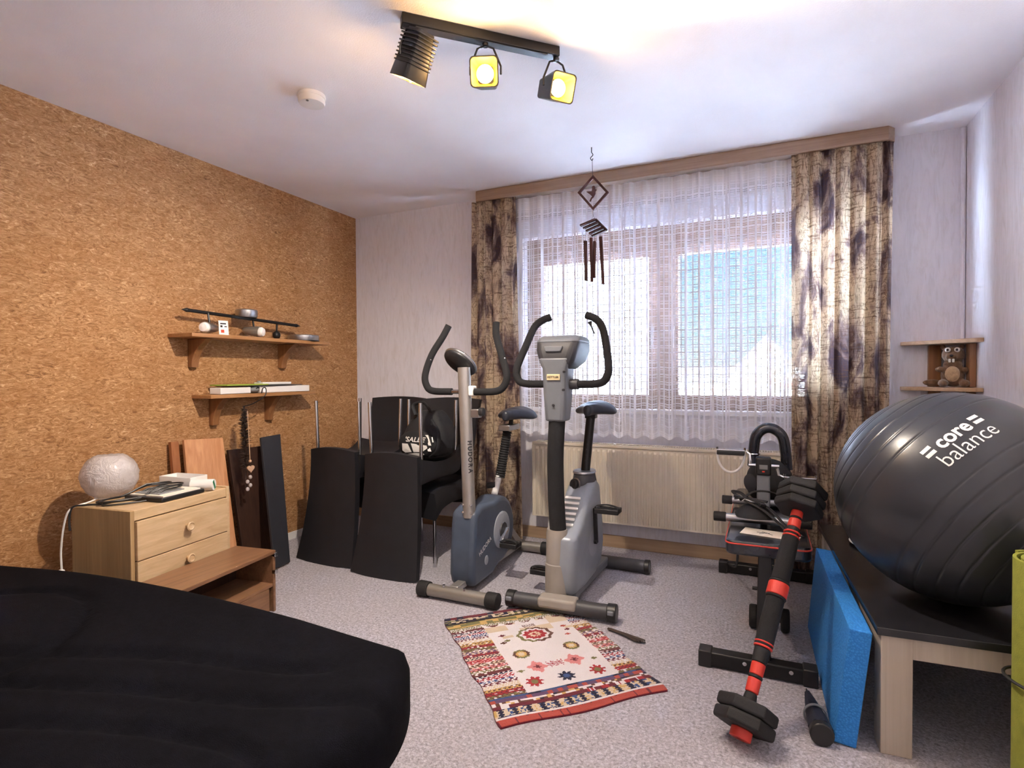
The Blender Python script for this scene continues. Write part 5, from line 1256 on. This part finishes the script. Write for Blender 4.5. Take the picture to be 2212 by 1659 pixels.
sh = tag(MB().prism([(-0.085, 2.50, ipz), (0.13, 2.46, ipz), (0.15, 2.56, ipz), (-0.065, 2.60, ipz)], (0, 0, 0.002)).build('instruction_sheet', 'paper', smooth=False), 'white printed sheet on the near end of the weight bench', 'paper sheet')
def pmark(a, b, c, d):
    MB().tube([(a, b, ipz + 0.0022), (c, d, ipz + 0.0022)], 0.0012, 4).build('print_line', 'ink', sh)
pmark(-0.02, 2.535, 0.03, 2.53); pmark(0.0, 2.55, 0.04, 2.51); pmark(-0.01, 2.515, 0.02, 2.54)
sb_ = thing('strap_bundle', 'black bundle of resistance straps lying on the weight bench', 'straps', (-0.02, 2.6, PZ))
MB().loft([[(-0.03 + math.cos(a) * rx, 2.63 + oy + math.sin(a) * ry, PZ + z) for a in [2 * PI * i / 20 for i in range(20)]] for z, rx, ry, oy in ((0.0475, 0.075, 0.05, -0.02), (0.06, 0.08, 0.05, -0.015), (0.085, 0.055, 0.04, 0.0), (0.10, 0.02, 0.02, 0.01))]).build('pouch', 'bag_fabric', sb_, ang=60)
rnd = random.Random(21)
for pts in ([(-0.11, 2.66, 0.11), (-0.06, 2.64, 0.12), (0.03, 2.60, 0.09), (0.10, 2.52, 0.03), (0.15, 2.46, 0.02)], [(-0.09, 2.68, 0.10), (-0.03, 2.70, 0.14), (0.05, 2.72, 0.135), (0.13, 2.66, 0.10)], [(-0.07, 2.62, 0.115), (0.0, 2.58, 0.09), (0.06, 2.54, 0.05), (0.11, 2.47, 0.015)], [(-0.10, 2.67, 0.12), (-0.12, 2.69, 0.135), (-0.09, 2.70, 0.13), (-0.05, 2.68, 0.11), (0.02, 2.64, 0.11)]):
    MB().tube(catmull([(x, y, PZ + z) for x, y, z in pts], 7), 0.009, 8, flat=0.45).build('strap', 'black_rubber', sb_)
for c in ((-0.10, 2.665, 0.118), (0.0, 2.60, 0.105)): MB().box((c[0], c[1], PZ + c[2]), (0.028, 0.02, 0.014), rotm(0.3, 0.2, 0.6)).build('buckle', 'black_plastic', sb_, bevel=0.003)

# ------------------------------------------------------------------ long dumbbell bar leaning from the floor onto the bench
bb = thing('long_dumbbell', 'long black and red dumbbell leaning against the weight bench', 'dumbbell', (-0.06, 1.86, 0))
p0 = Vector((-0.062, 1.838, 0.028)); p1 = Vector((0.140, 2.375, 0.705)); ax = (p1 - p0).normalized(); LB = (p1 - p0).length
FBb = frame(ax)
def on(t): return p0 + ax * t
MB().cyl(on(0.0), on(LB - 0.01), 0.013, n=14).build('bar', 'black_metal', bb)
def seg(t0, t1, r0, r1, mat, nm, n=20): return MB().cyl(on(t0), on(t1), r0, r1, n).build(nm, mat, bb, bevel=0.003)
seg(0.0, 0.03, 0.032, 0.032, 'red_rubber', 'lock_nut')
def hexplate(t, th, R, ang):
    F = FBb @ Matrix.Rotation(ang, 3, 'Z')
    def rg_(tt, rr): return [on(tt) + F @ Vector((math.cos(a) * rr, math.sin(a) * rr, 0)) for a in [PI / 3 * i for i in range(6)]]
    o = MB().loft([rg_(t, R * 0.94), rg_(t + 0.006, R), rg_(t + th - 0.006, R), rg_(t + th, R * 0.94)]).build('weight_plate', 'black_rubber', bb, smooth=False, bevel=0.003)
    MB().lathe([(0.030, 0.0), (0.028, 0.003), (0.001, 0.003)], 20, on(t + th), FBb).build('plate_hub', 'black_plastic', o)
for k in range(2): hexplate(0.030 + k * 0.040, 0.038, 0.092, 0.3 + 0.08 * k)
seg(0.11, 0.14, 0.022, 0.018, 'black_rubber', 'collar')
seg(0.14, 0.185, 0.020, 0.021, 'red_rubber', 'grip_sleeve'); seg(0.185, 0.195, 0.022, 0.022, 'black_rubber', 'ring'); seg(0.195, 0.235, 0.021, 0.022, 'red_rubber', 'grip_sleeve')
seg(0.235, 0.285, 0.023, 0.025, 'black_rubber', 'collar')
for t in (0.285, 0.298): seg(t, t + 0.007, 0.030, 0.030, 'red_rubber', 'thin_ring')
seg(0.29, 0.46, 0.029, 0.030, 'black_foam', 'foam_grip'); seg(0.46, 0.468, 0.034, 0.034, 'black_rubber', 'ring'); seg(0.468, 0.515, 0.034, 0.034, 'red_rubber', 'centre_sleeve'); seg(0.515, 0.523, 0.034, 0.034, 'black_rubber', 'ring')
seg(0.523, 0.695, 0.030, 0.029, 'black_foam', 'foam_grip')
for t in (0.695, 0.710): seg(t, t + 0.007, 0.030, 0.029, 'red_rubber', 'thin_ring')
seg(0.69, 0.735, 0.026, 0.023, 'black_rubber', 'collar')
seg(0.735, 0.770, 0.022, 0.021, 'red_rubber', 'grip_sleeve'); seg(0.770, 0.778, 0.022, 0.022, 'black_rubber', 'ring'); seg(0.778, 0.805, 0.021, 0.020, 'red_rubber', 'grip_sleeve')
for k in range(3): hexplate(0.805 + k * 0.036, 0.034, 0.086, 0.45 - 0.1 * k)

# ------------------------------------------------------------------ corner shelf, plush toy, wall holder
cs = thing('corner_shelf', 'two-tier wooden corner shelf above the exercise ball', 'shelf', (0.9, 3.6, 1.06))
for (z, nm) in ((1.305, 'upper_board'), (1.062, 'lower_board')):
    pts = [(XR - 0.001, YB - 0.001, z), (0.690, YB - 0.001, z), (0.690, YB - 0.028, z), (0.720, 3.605, z), (0.93, 3.385, z), (0.945, 3.372, z), (XR - 0.001, 3.372, z)]
    MB().prism(pts, (0, 0, 0.020)).build(nm, 'corner_shelf_wood', cs, smooth=False, bevel=0.003)
MB().box((0.842, 3.6505, 1.194), (0.055, 0.028, 0.220)).build('upright', 'shelf_bracket', cs, bevel=0.002)
MB().box((0.9585, 3.50, 1.194), (0.028, 0.055, 0.220)).build('upright', 'shelf_bracket', cs, bevel=0.002)
for (x, y) in ((0.842, 3.6505), (0.9585, 3.50)): MB().box((x, y, 1.04), (0.05 if x < 0.9 else 0.028, 0.028 if x < 0.9 else 0.05, 0.042)).build('foot_block', 'shelf_bracket', cs, bevel=0.002)
ps = thing('plush_rodent', 'brown plush rodent sitting on the lower board of the corner shelf', 'plush toy', (0.905, 3.55, 1.083))
pc = Vector((0.893, 3.535, 1.084))
pb = MB()
for (c, r) in (((0, 0, 0.055), (0.048, 0.044, 0.055)), ((0, -0.004, 0.10), (0.040, 0.036, 0.045)), ((0, -0.006, 0.155), (0.046, 0.042, 0.042)), ((-0.014, -0.036, 0.145), (0.024, 0.022, 0.020)), ((-0.036, 0.012, 0.194), (0.012, 0.008, 0.014)), ((0.036, 0.0, 0.194), (0.012, 0.008, 0.014)), ((-0.045, -0.03, 0.018), (0.020, 0.034, 0.018)), ((0.035, -0.045, 0.018), (0.020, 0.034, 0.018)), ((-0.044, -0.022, 0.085), (0.032, 0.016, 0.015)), ((0.042, -0.028, 0.08), (0.018, 0.024, 0.015)), ((-0.075, 0.025, 0.02), (0.040, 0.018, 0.016))):
    pb.ell(pc + Vector(c), r, 16, 10)
po = pb.build('plush_body', 'brown_plush', ps); rmod = po.modifiers.new('remesh', 'REMESH'); rmod.mode = 'VOXEL'; rmod.voxel_size = 0.005; rmod.use_smooth_shade = True
MB().ell(pc + Vector((-0.010, -0.036, 0.062)), (0.030, 0.014, 0.038), 16, 10).build('belly', 'tan_plush', ps)
for x in (-0.030, 0.006):
    eo = MB().ell(pc + Vector((x, -0.042, 0.178)), (0.012, 0.010, 0.012), 14, 9).build('eye', 'white_plastic', ps)
    MB().ell(pc + Vector((x - 0.003, -0.051, 0.178)), (0.005, 0.003, 0.006), 10, 6).build('pupil', 'ink', eo)
MB().ell(pc + Vector((-0.020, -0.058, 0.150)), (0.008, 0.006, 0.006), 10, 6).build('nose', 'ink', ps)
for x in (-0.026, -0.012): MB().box(pc + Vector((x, -0.056, 0.126)), (0.010, 0.004, 0.017)).build('tooth', 'white_plastic', ps, bevel=0.002)
ps.scale = (1.06, 1.06, 1.06)
wh = thing('wall_holder', 'small black and silver holder on the wall beside the curtain', 'wall holder', (0.66, 3.64, 0.95))
MB().box((0.600, 3.6475, 0.965), (0.046, 0.034, 0.10)).build('frame_shell', 'brushed_steel', wh, bevel=0.008, seg=3)
MB().box((0.600, 3.629, 0.960), (0.034, 0.006, 0.085)).build('dark_front', 'black_plastic', wh, bevel=0.004)
MB().box((0.600, 3.6255, 0.975), (0.018, 0.002, 0.006)).build('slot', 'chrome', wh)
